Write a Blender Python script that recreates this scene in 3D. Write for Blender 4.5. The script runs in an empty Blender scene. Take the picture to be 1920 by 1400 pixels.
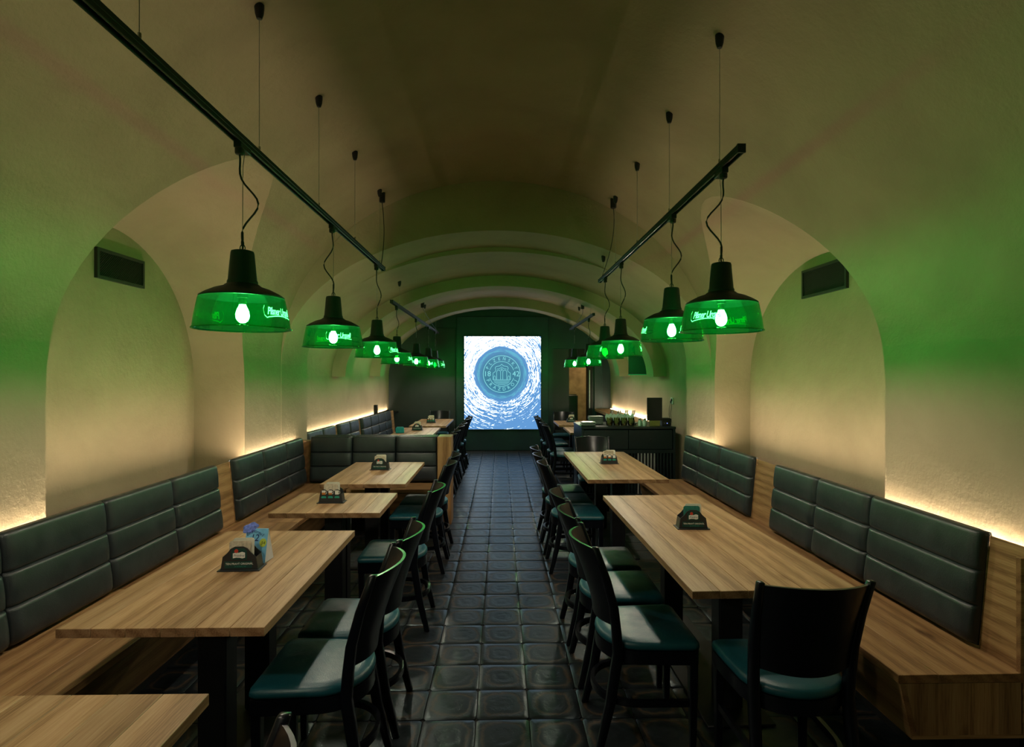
import bpy, bmesh, math, random
from mathutils import Vector, Matrix
R = math.radians
PI = math.pi
SC = bpy.context.scene
COL = SC.collection
random.seed(7)

# ------------------------------------------------------------------ camera, world, exposure
H_CAM = 1.62
cam_d = bpy.data.cameras.new('camera')
cam_d.sensor_width = 36.0
cam_d.lens = 36.0 * 1055 / 1920
cam_d.shift_y = 0.0012
cam_d.clip_start = 0.02
cam = bpy.data.objects.new('camera', cam_d)
COL.objects.link(cam)
cam.location = (0, 0, H_CAM)
cam.rotation_euler = (R(90), 0, -math.atan(22 / 1055))
SC.camera = cam
w = bpy.data.worlds.new('world')
SC.world = w
w.use_nodes = True
w.node_tree.nodes['Background'].inputs[0].default_value = (0.02, 0.02, 0.02, 1)
w.node_tree.nodes['Background'].inputs[1].default_value = 0.0
SC.view_settings.view_transform = 'Standard'
SC.view_settings.look = 'None'
SC.view_settings.gamma = 1.0
SC.view_settings.use_curve_mapping = False
SC.view_settings.exposure = 0.0
cy = SC.cycles
cy.max_bounces = 10
cy.diffuse_bounces = 6
cy.glossy_bounces = 4
cy.transmission_bounces = 6
cy.transparent_max_bounces = 24
cy.caustics_reflective = False
cy.caustics_refractive = False
cy.sample_clamp_indirect = 3.0
cy.use_denoising = True
BULB = 600.0        # radiance of a lamp bulb
LED = 280.0          # radiance of the warm strips behind the benches
SCREEN = 4.6        # radiance of the video screen

# ------------------------------------------------------------------ materials
def new_mat(name):
    m = bpy.data.materials.new(name)
    m.use_nodes = True
    nt = m.node_tree
    for n in list(nt.nodes):
        nt.nodes.remove(n)
    out = nt.nodes.new('ShaderNodeOutputMaterial')
    return m, nt, out

def N(nt, t, **kw):
    n = nt.nodes.new(t)
    for k, v in kw.items():
        setattr(n, k, v)
    return n

def L(nt, a, b):
    nt.links.new(a, b)

def principled(nt, out, col=(0.5, 0.5, 0.5), rough=0.5, spec=0.5, metal=0.0, coat=0.0):
    p = nt.nodes.new('ShaderNodeBsdfPrincipled')
    p.inputs['Base Color'].default_value = (*col, 1)
    p.inputs['Roughness'].default_value = rough
    p.inputs['Specular IOR Level'].default_value = spec
    p.inputs['Metallic'].default_value = metal
    p.inputs['Coat Weight'].default_value = coat
    L(nt, p.outputs[0], out.inputs[0])
    return p

def ramp(nt, fac, stops):
    r = nt.nodes.new('ShaderNodeValToRGB')
    e = r.color_ramp.elements
    while len(e) > 1:
        e.remove(e[-1])
    e[0].position = stops[0][0]
    e[0].color = (*stops[0][1], 1)
    for p, c in stops[1:]:
        k = e.new(p)
        k.color = (*c, 1)
    if fac is not None:
        L(nt, fac, r.inputs[0])
    return r

def noise(nt, vec, scale, detail=4, rough=0.55, dist=0.0):
    n = nt.nodes.new('ShaderNodeTexNoise')
    n.inputs['Scale'].default_value = scale
    n.inputs['Detail'].default_value = detail
    n.inputs['Roughness'].default_value = rough
    n.inputs['Distortion'].default_value = dist
    if vec is not None:
        L(nt, vec, n.inputs['Vector'])
    return n

def math_(nt, op, a, b=None, c=None):
    n = nt.nodes.new('ShaderNodeMath')
    n.operation = op
    for i, v in enumerate((a, b, c)):
        if v is None:
            continue
        if isinstance(v, (int, float)):
            n.inputs[i].default_value = v
        else:
            L(nt, v, n.inputs[i])
    return n.outputs[0]

def bump(nt, h, p, strength=0.2, dist=0.01):
    b = nt.nodes.new('ShaderNodeBump')
    b.inputs['Strength'].default_value = strength
    b.inputs['Distance'].default_value = dist
    L(nt, h, b.inputs['Height'])
    L(nt, b.outputs[0], p.inputs['Normal'])
    return b

def simple(name, col, rough=0.5, spec=0.5, metal=0.0, var=0.12, scale=30, bs=0.0):
    m, nt, out = new_mat(name)
    p = principled(nt, out, col, rough, spec, metal)
    tc = N(nt, 'ShaderNodeTexCoord')
    n = noise(nt, tc.outputs['Object'], scale)
    d = tuple(max(0, c * (1 - var)) for c in col)
    u = tuple(min(1, c * (1 + var)) for c in col)
    r = ramp(nt, n.outputs[0], [(0.3, d), (0.7, u)])
    L(nt, r.outputs[0], p.inputs['Base Color'])
    if bs:
        bump(nt, n.outputs[0], p, bs, 0.003)
    return m

def emit(name, col, strength):
    m, nt, out = new_mat(name)
    e = N(nt, 'ShaderNodeEmission')
    e.inputs[0].default_value = (*col, 1)
    e.inputs[1].default_value = strength
    L(nt, e.outputs[0], out.inputs[0])
    return m

def plaster():
    m, nt, out = new_mat('tan_plaster')
    p = principled(nt, out, (0.5, 0.38, 0.21), 0.85, 0.25)
    g = N(nt, 'ShaderNodeNewGeometry')
    n1 = noise(nt, g.outputs['Position'], 1.3, 6, 0.6, 0.4)
    r = ramp(nt, n1.outputs[0], [(0.3, (0.285, 0.222, 0.148)), (0.55, (0.34, 0.268, 0.180)), (0.75, (0.37, 0.296, 0.202))])
    L(nt, r.outputs[0], p.inputs['Base Color'])
    n2 = noise(nt, g.outputs['Position'], 9, 8, 0.62)
    n3 = noise(nt, g.outputs['Position'], 55, 4, 0.6)
    h = math_(nt, 'ADD', n2.outputs[0], math_(nt, 'MULTIPLY', n3.outputs[0], 0.25))
    bump(nt, h, p, 0.35, 0.02)
    return m

def oak(name, base, dark, light, rough=0.5):
    m, nt, out = new_mat(name)
    p = principled(nt, out, base, rough, 0.35)
    tc = N(nt, 'ShaderNodeTexCoord')
    oi = N(nt, 'ShaderNodeObjectInfo')
    off = N(nt, 'ShaderNodeVectorMath', operation='SCALE')
    off.inputs[0].default_value = (13.7, 7.3, 19.1)
    L(nt, oi.outputs['Random'], off.inputs['Scale'])
    add = N(nt, 'ShaderNodeVectorMath', operation='ADD')
    L(nt, tc.outputs['Object'], add.inputs[0])
    L(nt, off.outputs[0], add.inputs[1])
    mp = N(nt, 'ShaderNodeMapping')
    mp.inputs['Scale'].default_value = (1, 0.10, 1)      # the grain runs along the piece's own Y
    L(nt, add.outputs[0], mp.inputs[0])
    n1 = noise(nt, mp.outputs[0], 9, 3, 0.5, 0.6)
    wv = N(nt, 'ShaderNodeTexWave', wave_type='RINGS', rings_direction='Y')
    wv.inputs['Scale'].default_value = 5.5
    wv.inputs['Distortion'].default_value = 9
    wv.inputs['Detail'].default_value = 3
    wv.inputs['Detail Scale'].default_value = 0.7
    L(nt, mp.outputs[0], wv.inputs['Vector'])
    mp2 = N(nt, 'ShaderNodeMapping')
    mp2.inputs['Scale'].default_value = (1, 0.035, 1)
    L(nt, add.outputs[0], mp2.inputs[0])
    n2 = noise(nt, mp2.outputs[0], 210, 3, 0.6)
    f = math_(nt, 'ADD', math_(nt, 'MULTIPLY', n1.outputs[0], 0.2), math_(nt, 'MULTIPLY', wv.outputs[0], 0.16))
    f = math_(nt, 'ADD', f, math_(nt, 'MULTIPLY', n2.outputs[0], 0.55))
    r = ramp(nt, f, [(0.32, dark), (0.46, base), (0.62, light)])
    # tone of the single piece
    tone = N(nt, 'ShaderNodeHueSaturation')
    rv = math_(nt, 'ADD', math_(nt, 'MULTIPLY', math_(nt, 'FRACT', math_(nt, 'MULTIPLY', oi.outputs['Random'], 7.31)), 0.34), 0.83)
    L(nt, rv, tone.inputs['Value'])
    L(nt, r.outputs[0], tone.inputs['Color'])
    # knots
    mp3 = N(nt, 'ShaderNodeMapping')
    mp3.inputs['Scale'].default_value = (1, 0.42, 1)
    L(nt, add.outputs[0], mp3.inputs[0])
    vo = N(nt, 'ShaderNodeTexVoronoi')
    vo.inputs['Scale'].default_value = 3.2
    L(nt, mp3.outputs[0], vo.inputs['Vector'])
    nk = noise(nt, mp3.outputs[0], 22, 3)
    kd = math_(nt, 'ADD', vo.outputs['Distance'], math_(nt, 'MULTIPLY', math_(nt, 'SUBTRACT', nk.outputs[0], 0.5), 0.12))
    kr = ramp(nt, kd, [(0.02, (0.25, 0.2, 0.16)), (0.075, (0.72, 0.66, 0.6)), (0.13, (1, 1, 1))])
    # end grain is darker and pinker than the faces
    sn = N(nt, 'ShaderNodeSeparateXYZ')
    L(nt, tc.outputs['Normal'], sn.inputs[0])
    eg = ramp(nt, math_(nt, 'ABSOLUTE', sn.outputs[1]), [(0.6, (1, 1, 1)), (0.9, (0.70, 0.62, 0.60))])
    egm = N(nt, 'ShaderNodeMixRGB', blend_type='MULTIPLY')
    egm.inputs[0].default_value = 1
    L(nt, tone.outputs[0], egm.inputs[1])
    L(nt, eg.outputs[0], egm.inputs[2])
    mul = N(nt, 'ShaderNodeMixRGB', blend_type='MULTIPLY')
    mul.inputs[0].default_value = 1
    L(nt, egm.outputs[0], mul.inputs[1])
    L(nt, kr.outputs[0], mul.inputs[2])
    L(nt, mul.outputs[0], p.inputs['Base Color'])
    bump(nt, n2.outputs[0], p, 0.12, 0.002)
    return m

def leather(name, col, col2, rough):
    m, nt, out = new_mat(name)
    p = principled(nt, out, col, rough, 0.5)
    g = N(nt, 'ShaderNodeNewGeometry')
    n1 = noise(nt, g.outputs['Position'], 4.5, 7, 0.65, 0.5)
    r = ramp(nt, n1.outputs[0], [(0.3, col), (0.72, col2)])
    L(nt, r.outputs[0], p.inputs['Base Color'])
    n2 = noise(nt, g.outputs['Position'], 14, 5, 0.6)
    rr = ramp(nt, n2.outputs[0], [(0.3, (rough - 0.08,) * 3), (0.7, (rough + 0.1,) * 3)])
    L(nt, rr.outputs[0], p.inputs['Roughness'])
    vo = N(nt, 'ShaderNodeTexVoronoi')
    vo.inputs['Scale'].default_value = 260
    L(nt, g.outputs['Position'], vo.inputs['Vector'])
    h = math_(nt, 'ADD', math_(nt, 'MULTIPLY', vo.outputs['Distance'], 0.25), n2.outputs[0])
    bump(nt, h, p, 0.22, 0.006)
    return m

TX0, TY0, TS = -0.114, 0.148, 0.25     # floor grid origin and pitch
def tile_mat():
    m, nt, out = new_mat('glazed_floor_tile')
    p = principled(nt, out, (0.02, 0.022, 0.025), 0.3, 0.6)
    p.inputs['Specular Tint'].default_value = (0.62, 0.92, 1.0, 1)
    g = N(nt, 'ShaderNodeNewGeometry')
    sx = N(nt, 'ShaderNodeSeparateXYZ')
    L(nt, g.outputs['Position'], sx.inputs[0])
    ux = math_(nt, 'DIVIDE', math_(nt, 'SUBTRACT', sx.outputs[0], TX0), TS)
    uy = math_(nt, 'DIVIDE', math_(nt, 'SUBTRACT', sx.outputs[1], TY0), TS)
    fx = math_(nt, 'ABSOLUTE', math_(nt, 'SUBTRACT', math_(nt, 'MULTIPLY', math_(nt, 'FRACT', ux), 2), 1))
    fy = math_(nt, 'ABSOLUTE', math_(nt, 'SUBTRACT', math_(nt, 'MULTIPLY', math_(nt, 'FRACT', uy), 2), 1))
    sq = math_(nt, 'POWER', math_(nt, 'ADD', math_(nt, 'POWER', fx, 3.2), math_(nt, 'POWER', fy, 3.2)), 1 / 3.2)
    cell = N(nt, 'ShaderNodeCombineXYZ')
    L(nt, math_(nt, 'FLOOR', ux), cell.inputs[0])
    L(nt, math_(nt, 'FLOOR', uy), cell.inputs[1])
    wn = N(nt, 'ShaderNodeTexWhiteNoise', noise_dimensions='3D')
    L(nt, cell.outputs[0], wn.inputs['Vector'])
    n1 = noise(nt, g.outputs['Position'], 9, 5, 0.6, 0.8)
    n2 = noise(nt, g.outputs['Position'], 40, 4, 0.6, 1.5)
    d = math_(nt, 'ADD', sq, math_(nt, 'MULTIPLY', math_(nt, 'SUBTRACT', n1.outputs[0], 0.5), 0.55))
    d = math_(nt, 'ADD', d, math_(nt, 'MULTIPLY', math_(nt, 'SUBTRACT', wn.outputs['Value'], 0.5), 0.22))
    d = math_(nt, 'ADD', d, math_(nt, 'MULTIPLY', math_(nt, 'SUBTRACT', n2.outputs[0], 0.5), 0.12))
    r = ramp(nt, d, [(0.0, (0.012, 0.0145, 0.018)), (0.66, (0.014, 0.017, 0.021)), (0.77, (0.075, 0.046, 0.026)),
                     (0.84, (0.026, 0.023, 0.021)), (0.95, (0.015, 0.018, 0.022))])
    L(nt, r.outputs[0], p.inputs['Base Color'])
    rr = ramp(nt, d, [(0.0, (0.42,) * 3), (0.55, (0.36,) * 3), (0.78, (0.46,) * 3), (1.0, (0.34,) * 3)])
    L(nt, rr.outputs[0], p.inputs['Roughness'])
    rings = math_(nt, 'SINE', math_(nt, 'MULTIPLY', d, 15))
    h = math_(nt, 'ADD', math_(nt, 'MULTIPLY', rings, 0.15), math_(nt, 'ADD', n1.outputs[0], math_(nt, 'MULTIPLY', n2.outputs[0], 0.35)))
    bump(nt, h, p, 0.38, 0.006)
    return m

def glass_mat():
    m, nt, out = new_mat('green_lamp_glass')
    tr = N(nt, 'ShaderNodeBsdfTransparent')
    tr.inputs[0].default_value = (0.16, 0.75, 0.31, 1)
    tl = N(nt, 'ShaderNodeBsdfTranslucent')
    tl.inputs[0].default_value = (0.0, 0.62, 0.16, 1)
    df = N(nt, 'ShaderNodeBsdfDiffuse')
    df.inputs[0].default_value = (0.0, 0.45, 0.12, 1)
    gl = N(nt, 'ShaderNodeBsdfGlossy')
    gl.inputs['Roughness'].default_value = 0.05
    fr = N(nt, 'ShaderNodeFresnel')
    fr.inputs[0].default_value = 1.5
    tc = N(nt, 'ShaderNodeTexCoord')
    mp = N(nt, 'ShaderNodeMapping')
    mp.inputs['Scale'].default_value = (1, 1, 12)
    L(nt, tc.outputs['Object'], mp.inputs[0])
    nz = noise(nt, mp.outputs[0], 18, 4)
    haze = ramp(nt, nz.outputs[0], [(0.3, (0.007,) * 3), (0.75, (0.018,) * 3)])
    m0 = N(nt, 'ShaderNodeMixShader')
    m0.inputs[0].default_value = 0.4
    L(nt, tl.outputs[0], m0.inputs[1])
    L(nt, df.outputs[0], m0.inputs[2])
    m1 = N(nt, 'ShaderNodeMixShader')
    L(nt, haze.outputs[0], m1.inputs[0])
    L(nt, tr.outputs[0], m1.inputs[1])
    L(nt, m0.outputs[0], m1.inputs[2])
    m2 = N(nt, 'ShaderNodeMixShader')
    L(nt, math_(nt, 'MULTIPLY', fr.outputs[0], 0.7), m2.inputs[0])
    L(nt, m1.outputs[0], m2.inputs[1])
    L(nt, gl.outputs[0], m2.inputs[2])
    L(nt, m2.outputs[0], out.inputs[0])
    return m

def letter_mat():
    m, nt, out = new_mat('white_glass_print')
    tl = N(nt, 'ShaderNodeBsdfTranslucent')
    tl.inputs[0].default_value = (0.95, 0.95, 0.95, 1)
    df = N(nt, 'ShaderNodeBsdfDiffuse')
    df.inputs[0].default_value = (0.75, 0.8, 0.76, 1)
    mx = N(nt, 'ShaderNodeMixShader')
    mx.inputs[0].default_value = 0.2
    L(nt, tl.outputs[0], mx.inputs[1])
    L(nt, df.outputs[0], mx.inputs[2])
    L(nt, mx.outputs[0], out.inputs[0])
    return m

def clear_glass_mat():
    m, nt, out = new_mat('clear_tableware_glass')
    tr = N(nt, 'ShaderNodeBsdfTransparent')
    tr.inputs[0].default_value = (0.72, 0.7, 0.5, 1)
    gl = N(nt, 'ShaderNodeBsdfGlossy')
    gl.inputs['Roughness'].default_value = 0.06
    fr = N(nt, 'ShaderNodeFresnel')
    fr.inputs[0].default_value = 1.5
    m2 = N(nt, 'ShaderNodeMixShader')
    L(nt, fr.outputs[0], m2.inputs[0])
    L(nt, tr.outputs[0], m2.inputs[1])
    L(nt, gl.outputs[0], m2.inputs[2])
    L(nt, m2.outputs[0], out.inputs[0])
    return m

def screen_mat():
    # a video still: white foam swirling round a blue disc; coordinates are metres from the disc centre
    m, nt, out = new_mat('video_still_of_swirling_foam')
    e = N(nt, 'ShaderNodeEmission')
    L(nt, e.outputs[0], out.inputs[0])
    e.inputs[1].default_value = SCREEN
    tc = N(nt, 'ShaderNodeTexCoord')
    s = N(nt, 'ShaderNodeSeparateXYZ')
    L(nt, tc.outputs['Object'], s.inputs[0])
    x, z = s.outputs[0], s.outputs[2]
    nd = noise(nt, tc.outputs['Object'], 2.2, 3, 0.5)
    r0 = math_(nt, 'SQRT', math_(nt, 'ADD', math_(nt, 'MULTIPLY', x, x), math_(nt, 'MULTIPLY', z, z)))
    r = math_(nt, 'ADD', r0, math_(nt, 'MULTIPLY', math_(nt, 'SUBTRACT', nd.outputs[0], 0.5), 0.10))
    ang = math_(nt, 'ARCTAN2', z, x)
    sw = math_(nt, 'ADD', ang, math_(nt, 'MULTIPLY', r, 0.6))
    cv = N(nt, 'ShaderNodeCombineXYZ')
    L(nt, math_(nt, 'MULTIPLY', math_(nt, 'COSINE', sw), 1.1), cv.inputs[0])
    L(nt, math_(nt, 'MULTIPLY', math_(nt, 'SINE', sw), 1.1), cv.inputs[1])
    L(nt, math_(nt, 'MULTIPLY', r, 25.0), cv.inputs[2])
    n1 = noise(nt, cv.outputs[0], 2.2, 5, 0.68, 0.35)
    cv2 = N(nt, 'ShaderNodeCombineXYZ')
    L(nt, math_(nt, 'MULTIPLY', math_(nt, 'COSINE', sw), 9), cv2.inputs[0])
    L(nt, math_(nt, 'MULTIPLY', math_(nt, 'SINE', sw), 9), cv2.inputs[1])
    L(nt, math_(nt, 'MULTIPLY', r, 52.0), cv2.inputs[2])
    n2 = noise(nt, cv2.outputs[0], 1.5, 3, 0.6)
    val = math_(nt, 'ADD', math_(nt, 'MULTIPLY', n1.outputs[0], 0.62), math_(nt, 'MULTIPLY', n2.outputs[0], 0.38))
    # foam is densest above and left, thin towards the lower corners
    up = math_(nt, 'SUBTRACT', math_(nt, 'MULTIPLY', z, 0.055), math_(nt, 'MULTIPLY', x, 0.03))
    near = math_(nt, 'MULTIPLY', math_(nt, 'ABSOLUTE', math_(nt, 'SUBTRACT', r, 0.74)), -0.10)
    dens = math_(nt, 'ADD', math_(nt, 'ADD', val, up), near)
    foam = ramp(nt, dens, [(0.488, (0, 0, 0)), (0.504, (1, 1, 1))])
    outside = ramp(nt, r, [(0.575, (0, 0, 0)), (0.605, (1, 1, 1))])
    arcs = math_(nt, 'SINE', math_(nt, 'ADD', math_(nt, 'MULTIPLY', r, 95), math_(nt, 'MULTIPLY', n1.outputs[0], 16)))
    arcr = ramp(nt, math_(nt, 'ADD', math_(nt, 'MULTIPLY', arcs, 0.5), 0.5), [(0.06, (0.0, 0.0, 0.0)), (0.2, (1, 1, 1))])
    f = math_(nt, 'MULTIPLY', math_(nt, 'MULTIPLY', foam.outputs[0], outside.outputs[0]), arcr.outputs[0])
    # thin pale rings inside the disc
    w1 = math_(nt, 'ABSOLUTE', math_(nt, 'SUBTRACT', math_(nt, 'ADD', r0, math_(nt, 'MULTIPLY', math_(nt, 'SUBTRACT', n1.outputs[0], 0.5), 0.22)), 0.5))
    ring = ramp(nt, w1, [(0.0, (1, 1, 1)), (0.012, (0.5, 0.5, 0.5)), (0.03, (0, 0, 0))])
    low = ramp(nt, math_(nt, 'ADD', math_(nt, 'MULTIPLY', z, 0.5), 0.5), [(0.05, (0.0083, 0.0431, 0.0730)), (0.5, (0.0125, 0.0487, 0.0696)), (0.95, (0.0223, 0.0591, 0.0974))])
    rim = ramp(nt, r, [(0.36, (0, 0, 0)), (0.6, (1, 1, 1))])
    blue = N(nt, 'ShaderNodeMixRGB')
    L(nt, rim.outputs[0], blue.inputs[0])
    L(nt, low.outputs[0], blue.inputs[1])
    blue.inputs[2].default_value = (0.0278, 0.0730, 0.1496, 1)
    c1 = N(nt, 'ShaderNodeMixRGB')
    L(nt, math_(nt, 'MULTIPLY', ring.outputs[0], 0.55), c1.inputs[0])
    L(nt, blue.outputs[0], c1.inputs[1])
    c1.inputs[2].default_value = (0.0383, 0.1600, 0.1739, 1)
    c2 = N(nt, 'ShaderNodeMixRGB')
    L(nt, f, c2.inputs[0])
    L(nt, c1.outputs[0], c2.inputs[1])
    c2.inputs[2].default_value = (0.84, 0.96, 1.0, 1)
    L(nt, c2.outputs[0], e.inputs[0])
    return m

M = {
    'plaster': plaster(),
    'rough_plaster': simple('rough_tan_plaster', (0.42, 0.31, 0.17), 0.9, 0.2, var=0.25, scale=7, bs=0.6),
    'oak_table': oak('oak_table', (0.335, 0.203, 0.098), (0.20, 0.112, 0.049), (0.42, 0.28, 0.150), 0.45),
    'oak_bench': oak('oak_bench', (0.30, 0.165, 0.068), (0.18, 0.092, 0.036), (0.38, 0.232, 0.104), 0.48),
    'leather': leather('charcoal_leather', (0.009, 0.0135, 0.017), (0.022, 0.029, 0.033), 0.4),
    'teal': leather('teal_leatherette', (0.004, 0.062, 0.085), (0.006, 0.078, 0.10), 0.42),
    'black_wood': simple('black_lacquered_wood', (0.003, 0.0038, 0.0068), 0.28, 0.32, var=0.2),
    'brown_wood': simple('dark_inner_veneer', (0.035, 0.02, 0.01), 0.35, 0.5, var=0.3),
    'steel': simple('black_powder_coated_steel', (0.006, 0.007, 0.009), 0.5, 0.35),
    'rail': simple('black_rail', (0.007, 0.007, 0.007), 0.5, 0.35),
    'chrome': simple('brushed_steel', (0.6, 0.6, 0.6), 0.25, 0.5, 1.0),
    'wire': simple('steel_wire', (0.35, 0.35, 0.33), 0.35, 0.5, 1.0),
    'rubber': simple('black_rubber', (0.012, 0.012, 0.013), 0.55, 0.4),
    'lamp_metal': simple('lamp_metal_green_black', (0.005, 0.017, 0.015), 0.5, 0.4),
    'tile': tile_mat(),
    'grout': simple('dark_grout', (0.03, 0.031, 0.033), 0.8, 0.3),
    'glass': glass_mat(),
    'clear': clear_glass_mat(),
    'bulb': emit('warm_bulb', (1.0, 0.87, 0.68), BULB),
    'led': emit('warm_led', (1.0, 0.81, 0.53), LED),
    'letter': letter_mat(),
    'dark_green': simple('dark_green_paint', (0.006, 0.021, 0.024), 0.42, 0.45, var=0.2, scale=4),
    'dark_green2': simple('dark_teal_panel', (0.008, 0.028, 0.032), 0.38, 0.45, var=0.2, scale=4),
    'dark_grey': simple('dark_grey_paint', (0.018, 0.024, 0.026), 0.55, 0.4, var=0.15, scale=3),
    'counter': simple('black_green_cabinet', (0.006, 0.013, 0.014), 0.35, 0.45),
    'screen': screen_mat(),
    'emblem': emit('pale_emblem', (0.22, 0.66, 0.70), 1.15),
    'black': simple('matt_black', (0.006, 0.006, 0.006), 0.6, 0.3),
    'holder': simple('black_plastic_holder', (0.016, 0.018, 0.022), 0.4, 0.5),
    'holder_green': simple('dark_green_print', (0.003, 0.05, 0.045), 0.4, 0.4),
    'print_teal': simple('teal_print', (0.02, 0.30, 0.24), 0.5, 0.3),
    'white': simple('white_print', (0.78, 0.78, 0.76), 0.5, 0.3, var=0.04),
    'red': simple('red_seal', (0.55, 0.05, 0.03), 0.4, 0.4),
    'amber': simple('amber_print', (0.55, 0.19, 0.04), 0.5, 0.3),
    'card': simple('beer_mat_card', (0.55, 0.47, 0.36), 0.8, 0.2, var=0.3, scale=60),
    'card_green': simple('green_beer_mat_card', (0.03, 0.16, 0.13), 0.7, 0.2, var=0.3, scale=40),
    'card_edge': simple('pale_card', (0.62, 0.60, 0.5), 0.8, 0.2),
    'sky_card': simple('blue_card', (0.16, 0.42, 0.66), 0.55, 0.3, var=0.2, scale=25),
    'violet_card': simple('violet_blue_print', (0.14, 0.20, 0.60), 0.55, 0.3, var=0.5, scale=90),
    'white_card': simple('white_card', (0.72, 0.73, 0.8), 0.6, 0.3, var=0.03),
    'navy': simple('navy_print', (0.01, 0.02, 0.12), 0.5, 0.3),
    'lime': simple('lime_print', (0.42, 0.52, 0.06), 0.5, 0.3),
    'plate': simple('white_porcelain', (0.30, 0.36, 0.33), 0.25, 0.5, var=0.04),
    'napkin': simple('paper_napkin', (0.42, 0.58, 0.50), 0.8, 0.2, var=0.1, scale=60),
    'turquoise': simple('turquoise_box_card', (0.01, 0.28, 0.32), 0.5, 0.4),
    'cutlery': simple('cutlery_steel', (0.7, 0.7, 0.66), 0.22, 0.5, 1.0),
    'plastic_white': simple('white_socket_plastic', (0.6, 0.6, 0.58), 0.4, 0.4),
    'vent': simple('black_vent_metal', (0.012, 0.016, 0.014), 0.45, 0.5),
    'brown_board': simple('brown_board', (0.05, 0.03, 0.012), 0.5, 0.4),
    'board_foot': simple('olive_foot', (0.16, 0.15, 0.03), 0.5, 0.4),
    'lit_slat': simple('slat_with_painted_light', (0.22, 0.23, 0.22), 0.5, 0.4),  # light falling on the slats, put into their colour
    'indicator': emit('blue_indicator', (0.2, 0.25, 1.0), 3.0),
    'tv': simple('tv_glass', (0.004, 0.014, 0.016), 0.5, 0.2),
}

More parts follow.
